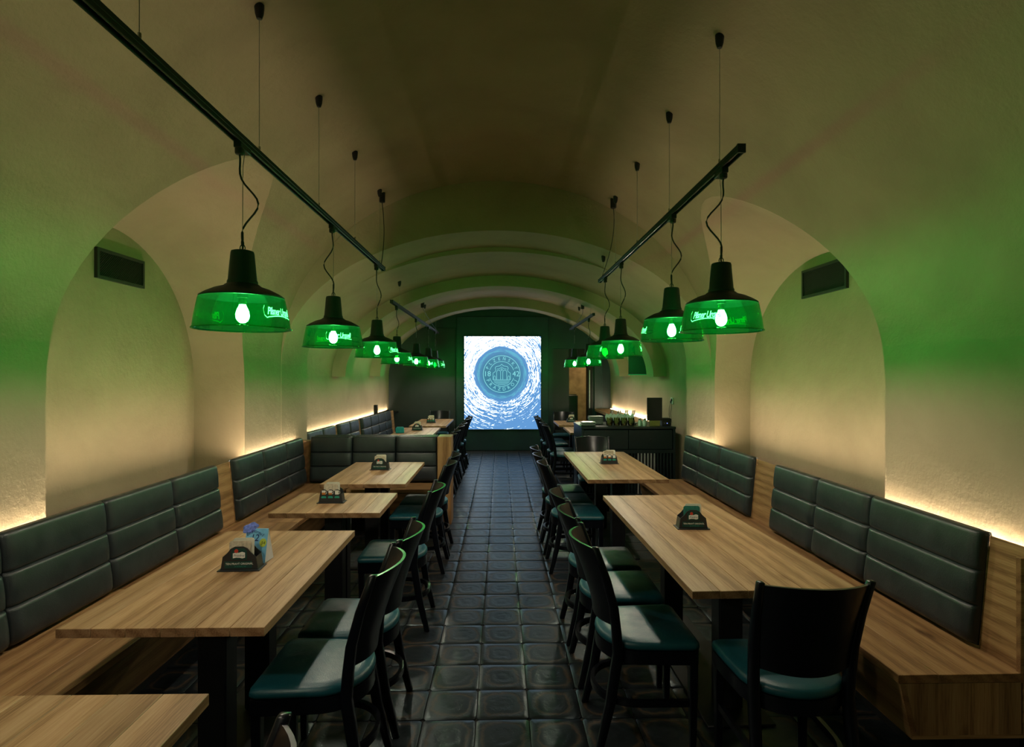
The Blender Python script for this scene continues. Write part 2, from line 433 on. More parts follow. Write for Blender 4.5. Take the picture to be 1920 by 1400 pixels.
# ------------------------------------------------------------------ mesh building
class MB:
    def __init__(s):
        s.v, s.f = [], []

    def add(s, verts, faces):
        o = len(s.v)
        s.v += [tuple(q) for q in verts]
        s.f += [tuple(i + o for i in q) for q in faces]
        return s

    def box(s, x0, x1, y0, y1, z0, z1):
        return s.add([(x0, y0, z0), (x1, y0, z0), (x1, y1, z0), (x0, y1, z0), (x0, y0, z1), (x1, y0, z1), (x1, y1, z1), (x0, y1, z1)],
                     [(0, 3, 2, 1), (4, 5, 6, 7), (0, 1, 5, 4), (1, 2, 6, 5), (2, 3, 7, 6), (3, 0, 4, 7)])

    def hexa(s, p):          # bottom four (ccw), top four
        return s.add(p, [(0, 3, 2, 1), (4, 5, 6, 7), (0, 1, 5, 4), (1, 2, 6, 5), (2, 3, 7, 6), (3, 0, 4, 7)])

    def loft(s, rings, close=True, cap0=True, cap1=True):
        n = len(rings[0])
        o = len(s.v)
        for r_ in rings:
            s.v += [tuple(q) for q in r_]
        for i in range(len(rings) - 1):
            for j in range(n if close else n - 1):
                k = (j + 1) % n
                s.f.append((o + i * n + j, o + i * n + k, o + (i + 1) * n + k, o + (i + 1) * n + j))
        if close and cap0:
            s.f.append(tuple(o + j for j in reversed(range(n))))
        if close and cap1:
            s.f.append(tuple(o + (len(rings) - 1) * n + j for j in range(n)))
        return s

    def prism(s, poly, axis, a, b):     # poly of 2D points in the other two axes (x,z for axis y; x,y for z; y,z for x)
        def P(p, t):
            return {'x': (t, p[0], p[1]), 'y': (p[0], t, p[1]), 'z': (p[0], p[1], t)}[axis]
        return s.loft([[P(p, a) for p in poly], [P(p, b) for p in poly]])

    def lathe(s, prof, n=32, c=(0, 0, 0), closed=False):
        rings = [[(c[0] + r_ * math.cos(2 * PI * j / n), c[1] + r_ * math.sin(2 * PI * j / n), c[2] + z) for j in range(n)] for r_, z in prof]
        if closed:
            rings = rings + [rings[0]]
            return s.loft(rings, True, False, False)
        return s.loft(rings, True, prof[0][0] > 1e-4, prof[-1][0] > 1e-4)

    def tube(s, pts, r_, n=8, closed=False, flat=None, up=(0, 0, 1)):
        pts = [Vector(p) for p in pts]
        m = len(pts)
        rings = []
        for i, p in enumerate(pts):
            a = pts[(i - 1) % m] if closed or i > 0 else p
            b = pts[(i + 1) % m] if closed or i < m - 1 else p
            t = (b - a).normalized()
            u = Vector(up)
            if abs(t.dot(u)) > 0.95:
                u = Vector((1, 0, 0)) if abs(t.x) < 0.9 else Vector((0, 1, 0))
            sx = t.cross(u).normalized()
            sz = sx.cross(t).normalized()
            rr = r_[i] if isinstance(r_, (list, tuple)) else r_
            ring = []
            for j in range(n):
                if flat:          # rectangular section flat=(half width, half height)
                    cx, cz = [(-1, -1), (1, -1), (1, 1), (-1, 1)][j]
                    k = rr
                    ring.append(p + sx * cx * flat[0] * k + sz * cz * flat[1] * k)
                else:
                    ring.append(p + sx * rr * math.cos(2 * PI * j / n) + sz * rr * math.sin(2 * PI * j / n))
            rings.append(ring)
        if closed:
            rings.append(rings[0])
            return s.loft(rings, True, False, False)
        return s.loft(rings)

    def bar(s, pts, hw, hh, closed=False, up=(0, 0, 1), k=1.0):
        return s.tube(pts, k, 4, closed, (hw, hh), up)

    def xform(s, mat):
        s.v = [tuple(mat @ Vector(p)) for p in s.v]
        return s

    def mesh(s, name, mat, bevel=0.0, seg=1, angle=38, merge=False):
        me = bpy.data.meshes.new(name)
        me.from_pydata(s.v, [], s.f)
        bm = bmesh.new()
        bm.from_mesh(me)
        if merge:
            bmesh.ops.remove_doubles(bm, verts=bm.verts, dist=1e-5)
        bmesh.ops.recalc_face_normals(bm, faces=bm.faces)
        if bevel:
            ed = [e for e in bm.edges if len(e.link_faces) == 2 and e.calc_face_angle(0) > R(30)]
            bmesh.ops.bevel(bm, geom=ed, offset=bevel, segments=seg, affect='EDGES', clamp_overlap=True)
        bm.to_mesh(me)
        bm.free()
        me.shade_smooth()
        me.set_sharp_from_angle(angle=R(angle))
        if mat:
            me.materials.append(M[mat] if isinstance(mat, str) else mat)
        return me

    def build(s, name, mat, parent=None, loc=None, rz=0.0, **kw):
        return link(name, s.mesh(name, mat, **kw), parent, loc, rz)

def link(name, me, parent=None, loc=None, rz=0.0):
    o = bpy.data.objects.new(name, me)
    COL.objects.link(o)
    if parent:
        o.parent = parent
    if loc:
        o.location = loc
    o.rotation_euler[2] = rz
    return o

def tag(o, label, cat, group=None):
    o['label'] = label
    o['category'] = cat
    if group:
        o['group'] = group
    return o

def thing(name, label, cat, loc=(0, 0, 0), rz=0.0, group=None):
    o = bpy.data.objects.new(name, None)
    o.empty_display_size = 0.1
    COL.objects.link(o)
    o.location = loc
    o.rotation_euler[2] = rz
    return tag(o, label, cat, group)

def structure(o):
    o['kind'] = 'structure'
    return o

def kids(o):
    return [c for c in bpy.data.objects if c.parent == o]

def copy_tree(o, parent=None):
    c = o.copy()
    COL.objects.link(c)
    if parent:
        c.parent = parent
    for ch in TREE.get(o.name, kids(o)):
        copy_tree(ch, c)
    return c
TREE = {}

def text_mesh(s, size, shear=0.0, space=1.0, extrude=0.0, align='CENTER', bold=0.0):
    """Outline lettering as (verts, faces) lying in the XY plane, centred on the origin."""
    cu = bpy.data.curves.new('lettering_source', 'FONT')
    cu.body = s
    cu.size = size
    cu.shear = shear
    cu.space_character = space
    cu.extrude = extrude
    cu.offset = bold
    cu.align_x = align
    cu.align_y = 'CENTER'
    cu.resolution_u = 3
    ob = bpy.data.objects.new('lettering_source', cu)
    COL.objects.link(ob)
    dg = bpy.context.evaluated_depsgraph_get()
    me = bpy.data.meshes.new_from_object(ob.evaluated_get(dg))
    v = [tuple(q.co) for q in me.vertices]
    f = [tuple(p.vertices) for p in me.polygons]
    bpy.data.objects.remove(ob)
    bpy.data.meshes.remove(me)
    bpy.data.curves.remove(cu)
    return v, f

def upright(vf, x=0, y=0, z=0, sx=1.0):
    """Lettering stood up in the XZ plane, facing -Y."""
    return [(x + p[0] * sx, y - p[2], z + p[1]) for p in vf[0]], vf[1]

def sub(vf, n=1):
    """Split long edges of lettering so that it can be bent."""
    bm = bmesh.new()
    vs = [bm.verts.new(p) for p in vf[0]]
    for f in vf[1]:
        try:
            bm.faces.new([vs[i] for i in f])
        except ValueError:
            pass
    bmesh.ops.triangulate(bm, faces=bm.faces)
    for _ in range(n):
        ed = [e for e in bm.edges if e.calc_length() > 0.02]
        if not ed:
            break
        bmesh.ops.subdivide_edges(bm, edges=ed, cuts=1)
        bmesh.ops.triangulate(bm, faces=bm.faces)
    bm.verts.index_update()
    out = ([tuple(v.co) for v in bm.verts], [tuple(v.index for v in f.verts) for f in bm.faces])
    bm.free()
    return out

# ------------------------------------------------------------------ the vaulted room shell
XC, AW = -0.025, 2.175                 # centre and half width of the front room
WL, WR = XC - AW, XC + AW              # wall planes -2.20 and 2.15
BACKHW = 2.38
Y_ARCH0, Y_ARCH1, Y_END = 5.7, 6.45, 12.1
def prof(xc, a, z0, b, n=56):
    pts = [(xc - a, -0.06), (xc - a, 0.9)]
    for i in range(n + 1):
        t = PI - PI * i / n
        pts.append((xc + a * math.cos(t), z0 + b * math.sin(t)))
    pts += [(xc + a, 0.9), (xc + a, -0.06)]
    return pts
P_MAIN = (XC, AW, 1.78, 1.80)
P_ARCH = (XC, AW - 0.0015, 1.725, 1.355)
P_BACK = (0.0, BACKHW, 1.60, 1.43)
def vault_z(x, y):
    q = P_MAIN if y < Y_ARCH0 else P_ARCH if y < Y_ARCH1 else P_BACK
    return q[2] + q[3] * math.sqrt(max(0, 1 - ((x - q[0]) / q[1]) ** 2))

def ring(q, y):
    return [(p[0], y, p[1]) for p in prof(*q)]

shell = MB()
shell.loft([ring(P_MAIN, -3.2), ring(P_MAIN, Y_ARCH0), ring(P_ARCH, Y_ARCH0), ring(P_ARCH, Y_ARCH1), ring(P_BACK, Y_ARCH1), ring(P_BACK, Y_END)])
shell_ob = shell.build('room_shell', 'plaster')

def lunette(yc, hw, x_back, x_in, z0, b_back, slope):
    mb = MB()
    n = 40
    rings = []
    for k in range(9):
        x = x_back + (x_in - x_back) * k / 8
        b = b_back + slope * abs(x - x_back)
        rg = [(x, yc - hw, 0.35)]
        for i in range(n + 1):
            t = PI - PI * i / n
            rg.append((x, yc + hw * math.cos(t), z0 + b * math.sin(t)))
        rg.append((x, yc + hw, 0.35))
        rings.append(rg)
    mb.loft(rings)
    return mb.build('lunette_cut', None)
NL = (3.83, 1.06, -2.63)     # niche left: centre y, half width, back plane x
NR = (4.35, 1.25, 2.51)
cut1 = lunette(NL[0], NL[1], NL[2], -0.9, 1.50, 1.12, 0.41)
cut2 = lunette(NR[0], NR[1], NR[2], 0.9, 1.56, 1.0, 0.46)
for c in (cut1, cut2):
    md = shell_ob.modifiers.new('join', 'BOOLEAN')
    md.operation = 'UNION'
    md.solver = 'EXACT'
    md.object = c
dg = bpy.context.evaluated_depsgraph_get()
me = bpy.data.meshes.new_from_object(shell_ob.evaluated_get(dg))
bpy.data.objects.remove(shell_ob)
bpy.data.objects.remove(cut1)
bpy.data.objects.remove(cut2)

def shell_piece(name, keep):
    bm = bmesh.new()
    bm.from_mesh(me)
    bm.faces.ensure_lookup_table()
    kill = [f for f in bm.faces if not keep(f.calc_center_median(), f.normal, f)]
    bmesh.ops.delete(bm, geom=kill, context='FACES')
    bmesh.ops.reverse_faces(bm, faces=bm.faces)
    m2 = bpy.data.meshes.new(name)
    bm.to_mesh(m2)
    bm.free()
    m2.shade_smooth()
    m2.set_sharp_from_angle(angle=R(16))
    m2.materials.clear()
    m2.materials.append(M['plaster'])
    return structure(link(name, m2))

def part_of(c, n, f):
    if c.z < 0 or (abs(n.y) > 0.99 and c.y > Y_END - 0.01):
        return 'none'
    if abs(n.y) > 0.99 and c.y < -3.1:
        return 'front'
    zs = [v.co.z for v in f.verts]
    if min(zs) < 1.42:
        return 'left' if c.x < 0 else 'right'
    return 'ceiling'
shell_piece('ceiling', lambda c, n, f: part_of(c, n, f) == 'ceiling')
shell_piece('wall_left', lambda c, n, f: part_of(c, n, f) == 'left')
shell_piece('wall_right', lambda c, n, f: part_of(c, n, f) == 'right')
shell_piece('wall_front', lambda c, n, f: part_of(c, n, f) == 'front')

def rib(name, y, dep, a_in, b_in, z0):
    mb = MB()
    n = 48
    ro, ri = [], []
    for i in range(n + 1):
        t = PI - PI * i / n
        ro.append(((BACKHW + 0.03) * math.cos(t), z0 + (P_BACK[3] + 0.05) * math.sin(t)))
        ri.append((a_in * math.cos(t), z0 + b_in * math.sin(t)))
    sec = []
    for o_, i_ in zip(ro, ri):
        sec.append([(o_[0], y, o_[1]), (i_[0], y, i_[1]), (i_[0], y + dep, i_[1]), (o_[0], y + dep, o_[1])])
    mb.loft(sec)
    return structure(mb.build(name, 'plaster', angle=30))
rib('trim_1', 8.0, 0.38, 2.19, 1.29, 1.59)
rib('trim_2', 10.3, 0.38, 2.19, 1.28, 1.59)

# end wall with the doorway
DX0, DX1, DZ = 1.13, 1.98, 2.18
wb = MB()
wb.box(-2.45, DX0, Y_END, Y_END + 0.2, -0.05, 3.2)
wb.box(DX1, 2.45, Y_END, Y_END + 0.2, -0.05, 3.2)
wb.box(DX0, DX1, Y_END, Y_END + 0.2, DZ, 3.2)
structure(wb.build('wall_back', 'dark_green'))
pn = MB()
pn.box(-0.93, 1.03, Y_END - 0.07, Y_END + 0.02, 0.0, 2.86)
structure(pn.build('trim_3', 'dark_green2', bevel=0.006))
pn = MB()
pn.box(-2.42, -0.96, Y_END - 0.035, Y_END + 0.02, 0.0, 2.62)
structure(pn.build('trim_4', 'dark_grey', bevel=0.004))
pn = MB()
pn.box(2.02, 2.2, Y_END - 0.06, Y_END + 0.02, 0.0, 2.55)
structure(pn.build('trim_5', 'dark_green2', bevel=0.004))
# door: one leaf shut, the other open onto a lit side room
d1 = bpy.data.objects.new('door_1', None)
COL.objects.link(d1)
d1.location = (DX0, Y_END, 0)
structure(d1)
MB().box(0.0, 0.36, 0.05, 0.10, 0.01, DZ).build('door_leaf', 'dark_grey', d1, bevel=0.003)
MB().box(0.36, 0.78, 0.05, 0.10, 1.78, DZ).build('transom_panel', 'black', d1, bevel=0.003)
MB().box(0.75, 0.85, -0.03, 0.2, 0.0, DZ).build('door_post', 'black', d1, bevel=0.004)
MB().box(0.785, 0.797, -0.045, -0.03, 0.9, 1.72).build('door_edge_line', 'white', d1)  # thin white line along the door edge
side = MB()
side.box(0.6, 3.2, 14.2, 14.3, 0, 2.8)
side.box(3.1, 3.2, 12.3, 14.3, 0, 2.8)
side.box(0.6, 0.7, 12.3, 14.3, 0, 2.8)
side.box(0.6, 3.2, 12.3, 14.3, 2.7, 2.8)
structure(side.build('wall_side', 'rough_plaster'))
al = bpy.data.lights.new('side_room_lamp', 'AREA')
al.energy = 16
al.size = 0.4
al.color = (1, 0.74, 0.42)
alo = bpy.data.objects.new('side_room_lamp', al)
COL.objects.link(alo)
alo.location = (2.2, 13.2, 2.6)
hb = thing('booth_seat', 'tall black booth seat seen through the doorway beyond the counter', 'seat', (1.62, 13.2, 0), 0)
MB().box(-0.3, 0.2, -0.05, 0.05, 0.3, 1.16).build('backrest', 'leather', hb, bevel=0.03, seg=3)
MB().box(-0.3, 0.2, 0.05, 0.5, 0.3, 0.46).build('seat', 'leather', hb, bevel=0.02, seg=2)
for sx in (-0.27, 0.15):
    for sy in (0.0, 0.44):
        MB().box(sx, sx + 0.04, sy - 0.02, sy + 0.02, 0, 0.32).build('leg', 'black_wood', hb)

# ------------------------------------------------------------------ floor of glazed tiles
floor = structure(MB().box(-2.45, 2.45, -3.2, 14.3, -0.06, -0.007).build('floor', 'grout'))
def tile_verts(cx, cy, h=0.1232):
    def rg(e, z):
        q, k = e, 0.012
        return [(cx - q + k, cy - q, z), (cx + q - k, cy - q, z), (cx + q, cy - q + k, z), (cx + q, cy + q - k, z),
                (cx + q - k, cy + q, z), (cx - q + k, cy + q, z), (cx - q, cy + q - k, z), (cx - q, cy - q + k, z)]
    return [rg(h, -0.008), rg(h, -0.0022), rg(h - 0.0035, -0.0003), rg(h - 0.03, -0.0008)]
tile_me = MB().loft(tile_verts(0, 0), True, False, True).mesh('tile', 'tile', angle=60)
cells = []
for i in range(-10, 11):
    for j in range(-2, 48):
        cx, cyy = TX0 + TS * (i + 0.5), TY0 + TS * (j + 0.5)
        if abs(cx) < 2.36 and cyy < 12.0:
            u, v = 938 + cx * 1055 / max(cyy, 0.1), 702 + 1055 * H_CAM / max(cyy, 0.1)
            seen = -60 < u < 1980 and v < 1500 and cyy > 1
            cells.append(((0 if seen else 1000) + cyy + 3.2 * max(0, abs(cx - 0.02) - 0.62), cx, cyy))
cells.sort()
rest = MB()
for k, (sc_, cx, cyy) in enumerate(cells):
    if k < 300:
        o = link('tile', tile_me, floor, (cx, cyy, 0))
        o.rotation_euler = (R(random.uniform(-.25, .25)), R(random.uniform(-.25, .25)), 0)
    else:
        rest.loft(tile_verts(cx, cyy), True, False, True)
ro = rest.build('tile', 'tile', floor, angle=60)
ro['kind'] = 'stuff'

# ------------------------------------------------------------------ video screen with the emblem
SX, SZ, SW, SH = 0.05, 1.447, 1.63, 1.975
EX, EZ = -SW / 2 + 0.488 * SW, SH / 2 - 0.405 * SH
scr = thing('video_screen', 'tall glowing video screen on the dark end wall showing a swirling foam emblem', 'screen', (SX + EX, Y_END - 0.075, SZ + EZ))
MB().box(-SW / 2 - EX, SW / 2 - EX, -0.04, -0.035, -SH / 2 - EZ, SH / 2 - EZ).build('screen_panel', 'screen', scr)
fr = MB()
fr.box(-SW / 2 - EX - .015, SW / 2 - EX + .015, -0.033, 0.0, -SH / 2 - EZ - .015, SH / 2 - EZ + .015)
for z in (-SH / 2 - EZ - .015, SH / 2 - EZ):
    fr.box(-SW / 2 - EX - .015, SW / 2 - EX + .015, -0.045, -0.033, z, z + .015)
for x in (-SW / 2 - EX - .015, SW / 2 - EX):
    fr.box(x, x + .015, -0.045, -0.033, -SH / 2 - EZ, SH / 2 - EZ)
fr.build('screen_frame', 'black', scr)
def flat_ring(mb, r0, r1, a0=0, a1=360, n=64, y=-0.043):
    pts = []
    for i in range(n + 1):
        a = R(a0 + (a1 - a0) * i / n)
        pts.append((r0 * math.cos(a), y, r0 * math.sin(a)))
        pts.append((r1 * math.cos(a), y, r1 * math.sin(a)))
    mb.add(pts, [(2 * i, 2 * i + 1, 2 * i + 3, 2 * i + 2) for i in range(n)])
def stroke(mb, pts, wd=0.009, y=-0.043):
    for (x0, z0), (x1, z1) in zip(pts, pts[1:]):
        d = Vector((x1 - x0, 0, z1 - z0))
        if d.length < 1e-6:
            continue
        n_ = Vector((-d.z, 0, d.x)).normalized() * wd / 2
        e = d.normalized() * wd * 0.3
        a, b = Vector((x0, y, z0)) - e, Vector((x1, y, z1)) + e
        mb.add([a - n_, b - n_, b + n_, a + n_], [(0, 1, 2, 3)])
er = MB()
flat_ring(er, 0.385, 0.397)
flat_ring(er, 0.262, 0.272, 18, 162)
flat_ring(er, 0.262, 0.272, 198, 342)
er.build('emblem_ring', 'emblem', scr)
lt = MB()
def arc_text(s, r_, a_mid, step, size, flip=False):
    k = len(s)
    for i, ch in enumerate(s):
        a = a_mid + (i - (k - 1) / 2) * step * (1 if flip else -1)
        vf = text_mesh(ch, size)
        rot = R(a - 90 if not flip else a + 90)
        px, pz = r_ * math.cos(R(a)), r_ * math.sin(R(a))
        lt.add([(px + p[0] * math.cos(rot) - p[1] * math.sin(rot), -0.043, pz + p[0] * math.sin(rot) + p[1] * math.cos(rot)) for p in vf[0]], vf[1])
arc_text('PLZEŇSKÝ', 0.325, 90, 19.0, 0.095)
arc_text('PRAZDROJ', 0.325, 270, 18.5, 0.095, True)
for s_, x in (('18', -0.305), ('42', 0.305)):
    vf = upright(text_mesh(s_, 0.155), x, -0.043, 0.0)
    lt.add(*vf)
lt.build('lettering', 'emblem', scr)
gt = MB()
for sgn in (-1, 1):
    stroke(gt, [(sgn * x, z) for x, z in [(0.0, 0.21), (0.035, 0.175), (0.12, 0.16), (0.14, 0.13), (0.125, 0.085), (0.14, 0.05), (0.185, 0.02), (0.185, -0.12), (0.0, -0.12)]])
    stroke(gt, [(sgn * (0.065 + 0.042 * math.cos(a)), 0.035 + 0.05 * math.sin(a)) for a in [PI * i / 10 for i in range(11)]])
    for x in (0.023, 0.107):
        stroke(gt, [(sgn * x, 0.035), (sgn * x, -0.12)])
    stroke(gt, [(sgn * 0.13, -0.12), (sgn * 0.13, -0.06), (sgn * 0.15, -0.035), (sgn * 0.17, -0.06), (sgn * 0.17, -0.12)], 0.007)
    stroke(gt, [(0, 0.15), (sgn * 0.045, 0.115), (sgn * 0.1, 0.105)], 0.008)
    stroke(gt, [(0, 0.12), (sgn * 0.02, 0.09), (0, 0.07)], 0.008)
for i, hw in enumerate((0.17, 0.165, 0.15, 0.125, 0.08)):
    stroke(gt, [(-hw, -0.145 - 0.022 * i), (hw, -0.145 - 0.022 * i)], 0.007)
gt.build('gate_emblem', 'emblem', scr)

# ------------------------------------------------------------------ benches (local: x along, +y into the room, wall plane at y=0)
def lean(z):
    return 0.05 * (z - 0.46) / 0.48
def cushion_mesh(wd, z_top=0.95):
    """One upholstered back panel: three quilted rows, rounded sides, top rolled over the board."""
    us = [0, .006, .014, .026, .045, .08]
    us = us + [0.08 + (wd - 0.16) * i / 6 for i in range(1, 6)] + [wd - q for q in reversed(us)]
    prf = []          # (bulge 0..1, z, roll y)
    zb, zt = 0.463, z_top - 0.022
    g1, g2 = zb + (zt - zb) * 0.36, zb + (zt - zb) * 0.68
    zs = sorted(set([zb, zb + .006, zb + .015, zb + .03] + [zb + .03 + (zt - .01 - zb - .03) * i / 22 for i in range(23)] +
                    [g + q for g in (g1, g2) for q in (-.018, -.010, -.005, 0, .005, .010, .018)] + [zt]))
    def pil(z):
        lo, hi = (zb, g1) if z < g1 else (g1, g2) if z < g2 else (g2, zt + 0.03)
        t = (z - lo) / (hi - lo)
        q = math.sin(PI * min(max(t, 0), 1))
        gd = min(abs(z - g1), abs(z - g2))
        gr = max(0, 1 - gd / 0.012) ** 1.5 if min(abs(z - g1), abs(z - g2)) < 0.012 else 0
        return 0.046 + 0.006 * q - 0.013 * gr - (0.03 * (1 - (z - zb) / .03) ** 2 if z < zb + .03 else 0)
    rings = []
    for u in us:
        e = min(u, wd - u)
        k = 1.0 if e > 0.045 else math.sqrt(max(0, 1 - (1 - e / 0.045) ** 2))
        sink = 0.030 * (1 - k)
        rg = []
        for z in zs:
            gfade = pil(z)
            rg.append((u, 0.105 - lean(z) + max(0.004, gfade - sink), z))
        y_f = 0.105 - lean(zt) + max(0.004, pil(zt) - sink)
        for a in (25, 50, 75, 90):
            rg.append((u, y_f - 0.022 * (1 - math.cos(R(a))), zt + (0.022 * math.sin(R(a))) - sink * 0.25))
        rg.append((u, 0.060, z_top - sink * 0.25 - 0.001))
        rg.append((u, 0.047, z_top - 0.006))
        rg.append((u, 0.042, z_top - 0.022))
        rg.append((u, 0.042, z_top - 0.05))
        rg.append((u, 0.060, z_top - 0.05))
        rg.append((u, 0.100, zb))
        rings.append(rg)
    return MB().loft(rings).mesh('back_cushion', 'leather', angle=50)
_cush = {}
def cushion(parent, x0, x1):
    k = round(x1 - x0, 3)
    if k not in _cush:
        _cush[k] = cushion_mesh(k - 0.004)
    return link('back_cushion', _cush[k], parent, (x0 + 0.002, 0, 0))

def along(mb_fn, name, parent, x0, x1, ymid, zmid, mat='oak_bench', bevel=0.002):
    """An oak piece whose own Y runs along the bench so that the grain follows it."""
    mb = MB()
    mb_fn(mb)
    o = mb.build(name, mat, parent, ((x0 + x1) / 2, ymid, zmid), -PI / 2, bevel=bevel)
    return o

def bench(name, label, loc, rz, length, cushions, boards=2, ends=(), led=True, seat=True, plinth=True, y_front=0.60, board_cuts=None):
    b = thing(name, label, 'bench', loc, rz)
    # oak back board, leaning; seen between and beside the cushions
    cuts = board_cuts or [0, length]
    for a, c in zip(cuts, cuts[1:]):
        h = (c - a) / 2 - 0.001
        def f(mb, h=h):
            y0, y1 = 0.104 - lean(0.44), 0.104 - lean(0.925)
            # local frame of the piece: Y along the bench, X towards -room ... after a -90 degree turn x -> -y, y -> x
            mb.hexa([(-y0, -h, 0.40), (-y0 + 0.03, -h, 0.40), (-y0 + 0.03, h, 0.40), (-y0, h, 0.40),
                     (-y1, -h, 0.932), (-0.050, -h, 0.932), (-0.050, h, 0.932), (-y1, h, 0.932)])
        along(f, 'back_board', b, a, c, 0, 0)
    if seat:
        k = max(1, round(length / 1.35))
        widths = [(0.10, 0.44), (0.44, y_front)]
        for i in range(k):
            a, c = length * i / k, length * (i + 1) / k
            for (ya, yb) in widths:
                h = (c - a) / 2 - 0.0006
                hw = (yb - ya) / 2 - 0.0004
                along(lambda mb: mb.box(-hw, hw, -h, h, -0.034, 0), 'seat_board', b, a, c, (ya + yb) / 2, 0.45)
            h = (c - a) / 2 - 0.0006
            along(lambda mb: mb.hexa([(-0.545, -h, 0.20), (-0.520, -h, 0.20), (-0.520, h, 0.20), (-0.545, h, 0.20),
                                      (-y_front + 0.006, -h, 0.415), (-y_front + 0.03, -h, 0.415), (-y_front + 0.03, h, 0.415), (-y_front + 0.006, h, 0.415)]),
                  'front_panel', b, a, c, 0, 0)
        if plinth:
            MB().box(0.02, length - 0.02, 0.10, 0.36, 0.0, 0.21).build('plinth', 'black', b)
            MB().box(0.0, length, 0.10, 0.545, 0.198, 0.212).build('bottom_board', 'oak_bench', b)
    for (x0, x1) in cushions:
        cushion(b, x0, x1)
    if led:
        MB().box(0.01, length - 0.01, 0.013, 0.021, 0.874, 0.878).build('light_strip', 'led', b)
        ch = MB().box(0.0, length, 0.002, 0.045, 0.862, 0.8735)
        ch.box(0.0, length, 0.007, 0.0125, 0.8735, 0.8785)
        ch.box(0.0, length, 0.0215, 0.031, 0.8735, 0.8785)
        ch.build('light_strip_channel', 'black', b)
    return b

# left wall: local x runs from far to near (world -Y)
def yl(L0, ys):
    return [(L0 - b_, L0 - a_) for a_, b_ in ys]
LF = 4.50
b1 = bench('wall_bench', 'long oak bench with black leather back panels beside the table with the blue card', (WL, LF, 0), -PI / 2, LF - 0.35,
           yl(LF, [(0.58, 1.19), (1.19, 1.80), (1.80, 2.42), (2.42, 3.05), (3.05, 3.66), (3.66, 4.24)]),
           board_cuts=[0, 0.26, LF - 0.35])
LF2 = 6.10
b2 = bench('wall_bench', 'short oak bench with three leather panels between the long bench and the partition', (WL, LF2, 0), -PI / 2, LF2 - 4.502,
           yl(LF2, [(4.51, 5.03), (5.03, 5.57), (5.57, 6.045)]))
# partition across the room: two leather faces back to back, an oak end post
pt = thing('partition_bench', 'double sided leather partition bench with oak end post facing the aisle', 'bench', (-0.53, 6.235, 0), PI)
# local: x from aisle end (0) towards the wall; +y faces the camera
for (x0, x1) in ((0.155, 0.605), (0.605, 1.075), (1.075, 1.53)):
    me_ = _cush.setdefault(('p', round(x1 - x0, 3)), cushion_mesh(x1 - x0 - 0.004))
    link('back_cushion', me_, pt, (x0 + 0.002, 0.0, 0))
    o = link('back_cushion', me_, pt, (x1 - 0.002, -0.005, 0), PI)
MB().box(0.15, 1.66, -0.045, 0.06, 0.2, 0.90).build('core_board', 'oak_bench', pt)
o = MB().box(-0.15, 0.15, -0.105, 0.105, 0, 0.948).build('end_post', 'oak_bench', pt, (0, 0, 0), bevel=0.003)
o.scale = (1, 1, 1)
# the post: grain upright
o.data = MB().box(0.0, 0.15, -0.474, 0.474, -0.13, 0.13).mesh('end_post', 'oak_bench', bevel=0.003)
o.rotation_euler = (R(90), 0, 0)
o.location = (0, 0, 0.474)
def f_(mb):
    mb.box(-0.2, 0.2, -0.46, 0.46, -0.034, 0)
MB().box(-0.175, 0.175, -0.44, 0.44, -0.034, 0).build('seat_board', 'oak_bench', pt, (0.6, 0.30, 0.45), PI / 2, bevel=0.002)
MB().box(-0.012, 0.012, -0.44, 0.44, -0.11, 0.11).build('front_panel', 'oak_bench', pt, (0.6, 0.455, 0.305), PI / 2, bevel=0.002)
MB().box(0.18, 1.02, 0.06, 0.34, 0, 0.2).build('plinth', 'black', pt)

# left wall beyond the partition, turned a little into the room
LF3 = 10.95
b3 = bench('wall_bench', 'far wall bench with small leather squares, behind the partition', (-2.13, LF3, 0), -PI / 2 - R(2.6), LF3 - 6.55,
           yl(LF3, [(6.56, 7.05), (7.05, 7.52), (7.68, 8.12), (8.12, 8.56), (8.74, 9.2), (9.2, 9.66), (9.66, 10.12), (10.12, 10.58)]),
           board_cuts=[0, 0.37, 2.21 + 0.02, 2.39, 3.27 - 0.0, 3.43, LF3 - 6.55], led=False)
lg2 = MB().prism([(-2.376, 6.5), (-2.338, 6.5), (-2.145, 10.95), (-2.145, 11.9), (-2.376, 11.9)], 'z', 0.82, 0.86).build('wall_ledge', 'black')
tag(lg2, 'black ledge between the far wall bench and the plaster wall', 'ledge')
MB().box(-2.362, -2.357, 6.52, 11.88, 0.872, 0.876).build('light_strip', 'led', lg2)
lc2 = MB().box(-2.372, -2.345, 6.5, 11.9, 0.86, 0.8715)
lc2.box(-2.372, -2.3625, 6.5, 11.9, 0.8715, 0.8765)
lc2.box(-2.3565, -2.345, 6.5, 11.9, 0.8715, 0.885)
lc2.build('light_strip_channel', 'black', lg2)
# right wall: local x runs from near to far (world +Y)
RN = 2.16
b4 = bench('wall_bench', 'oak bench with open oak end and three large leather panels behind the big table', (WR, RN, 0), PI / 2, 4.545 - RN,
           [(q[0] - RN, q[1] - RN) for q in ((2.365, 3.085), (3.085, 3.61), (3.61, 4.18))], board_cuts=[0, 0.205, 2.02, 4.545 - RN])
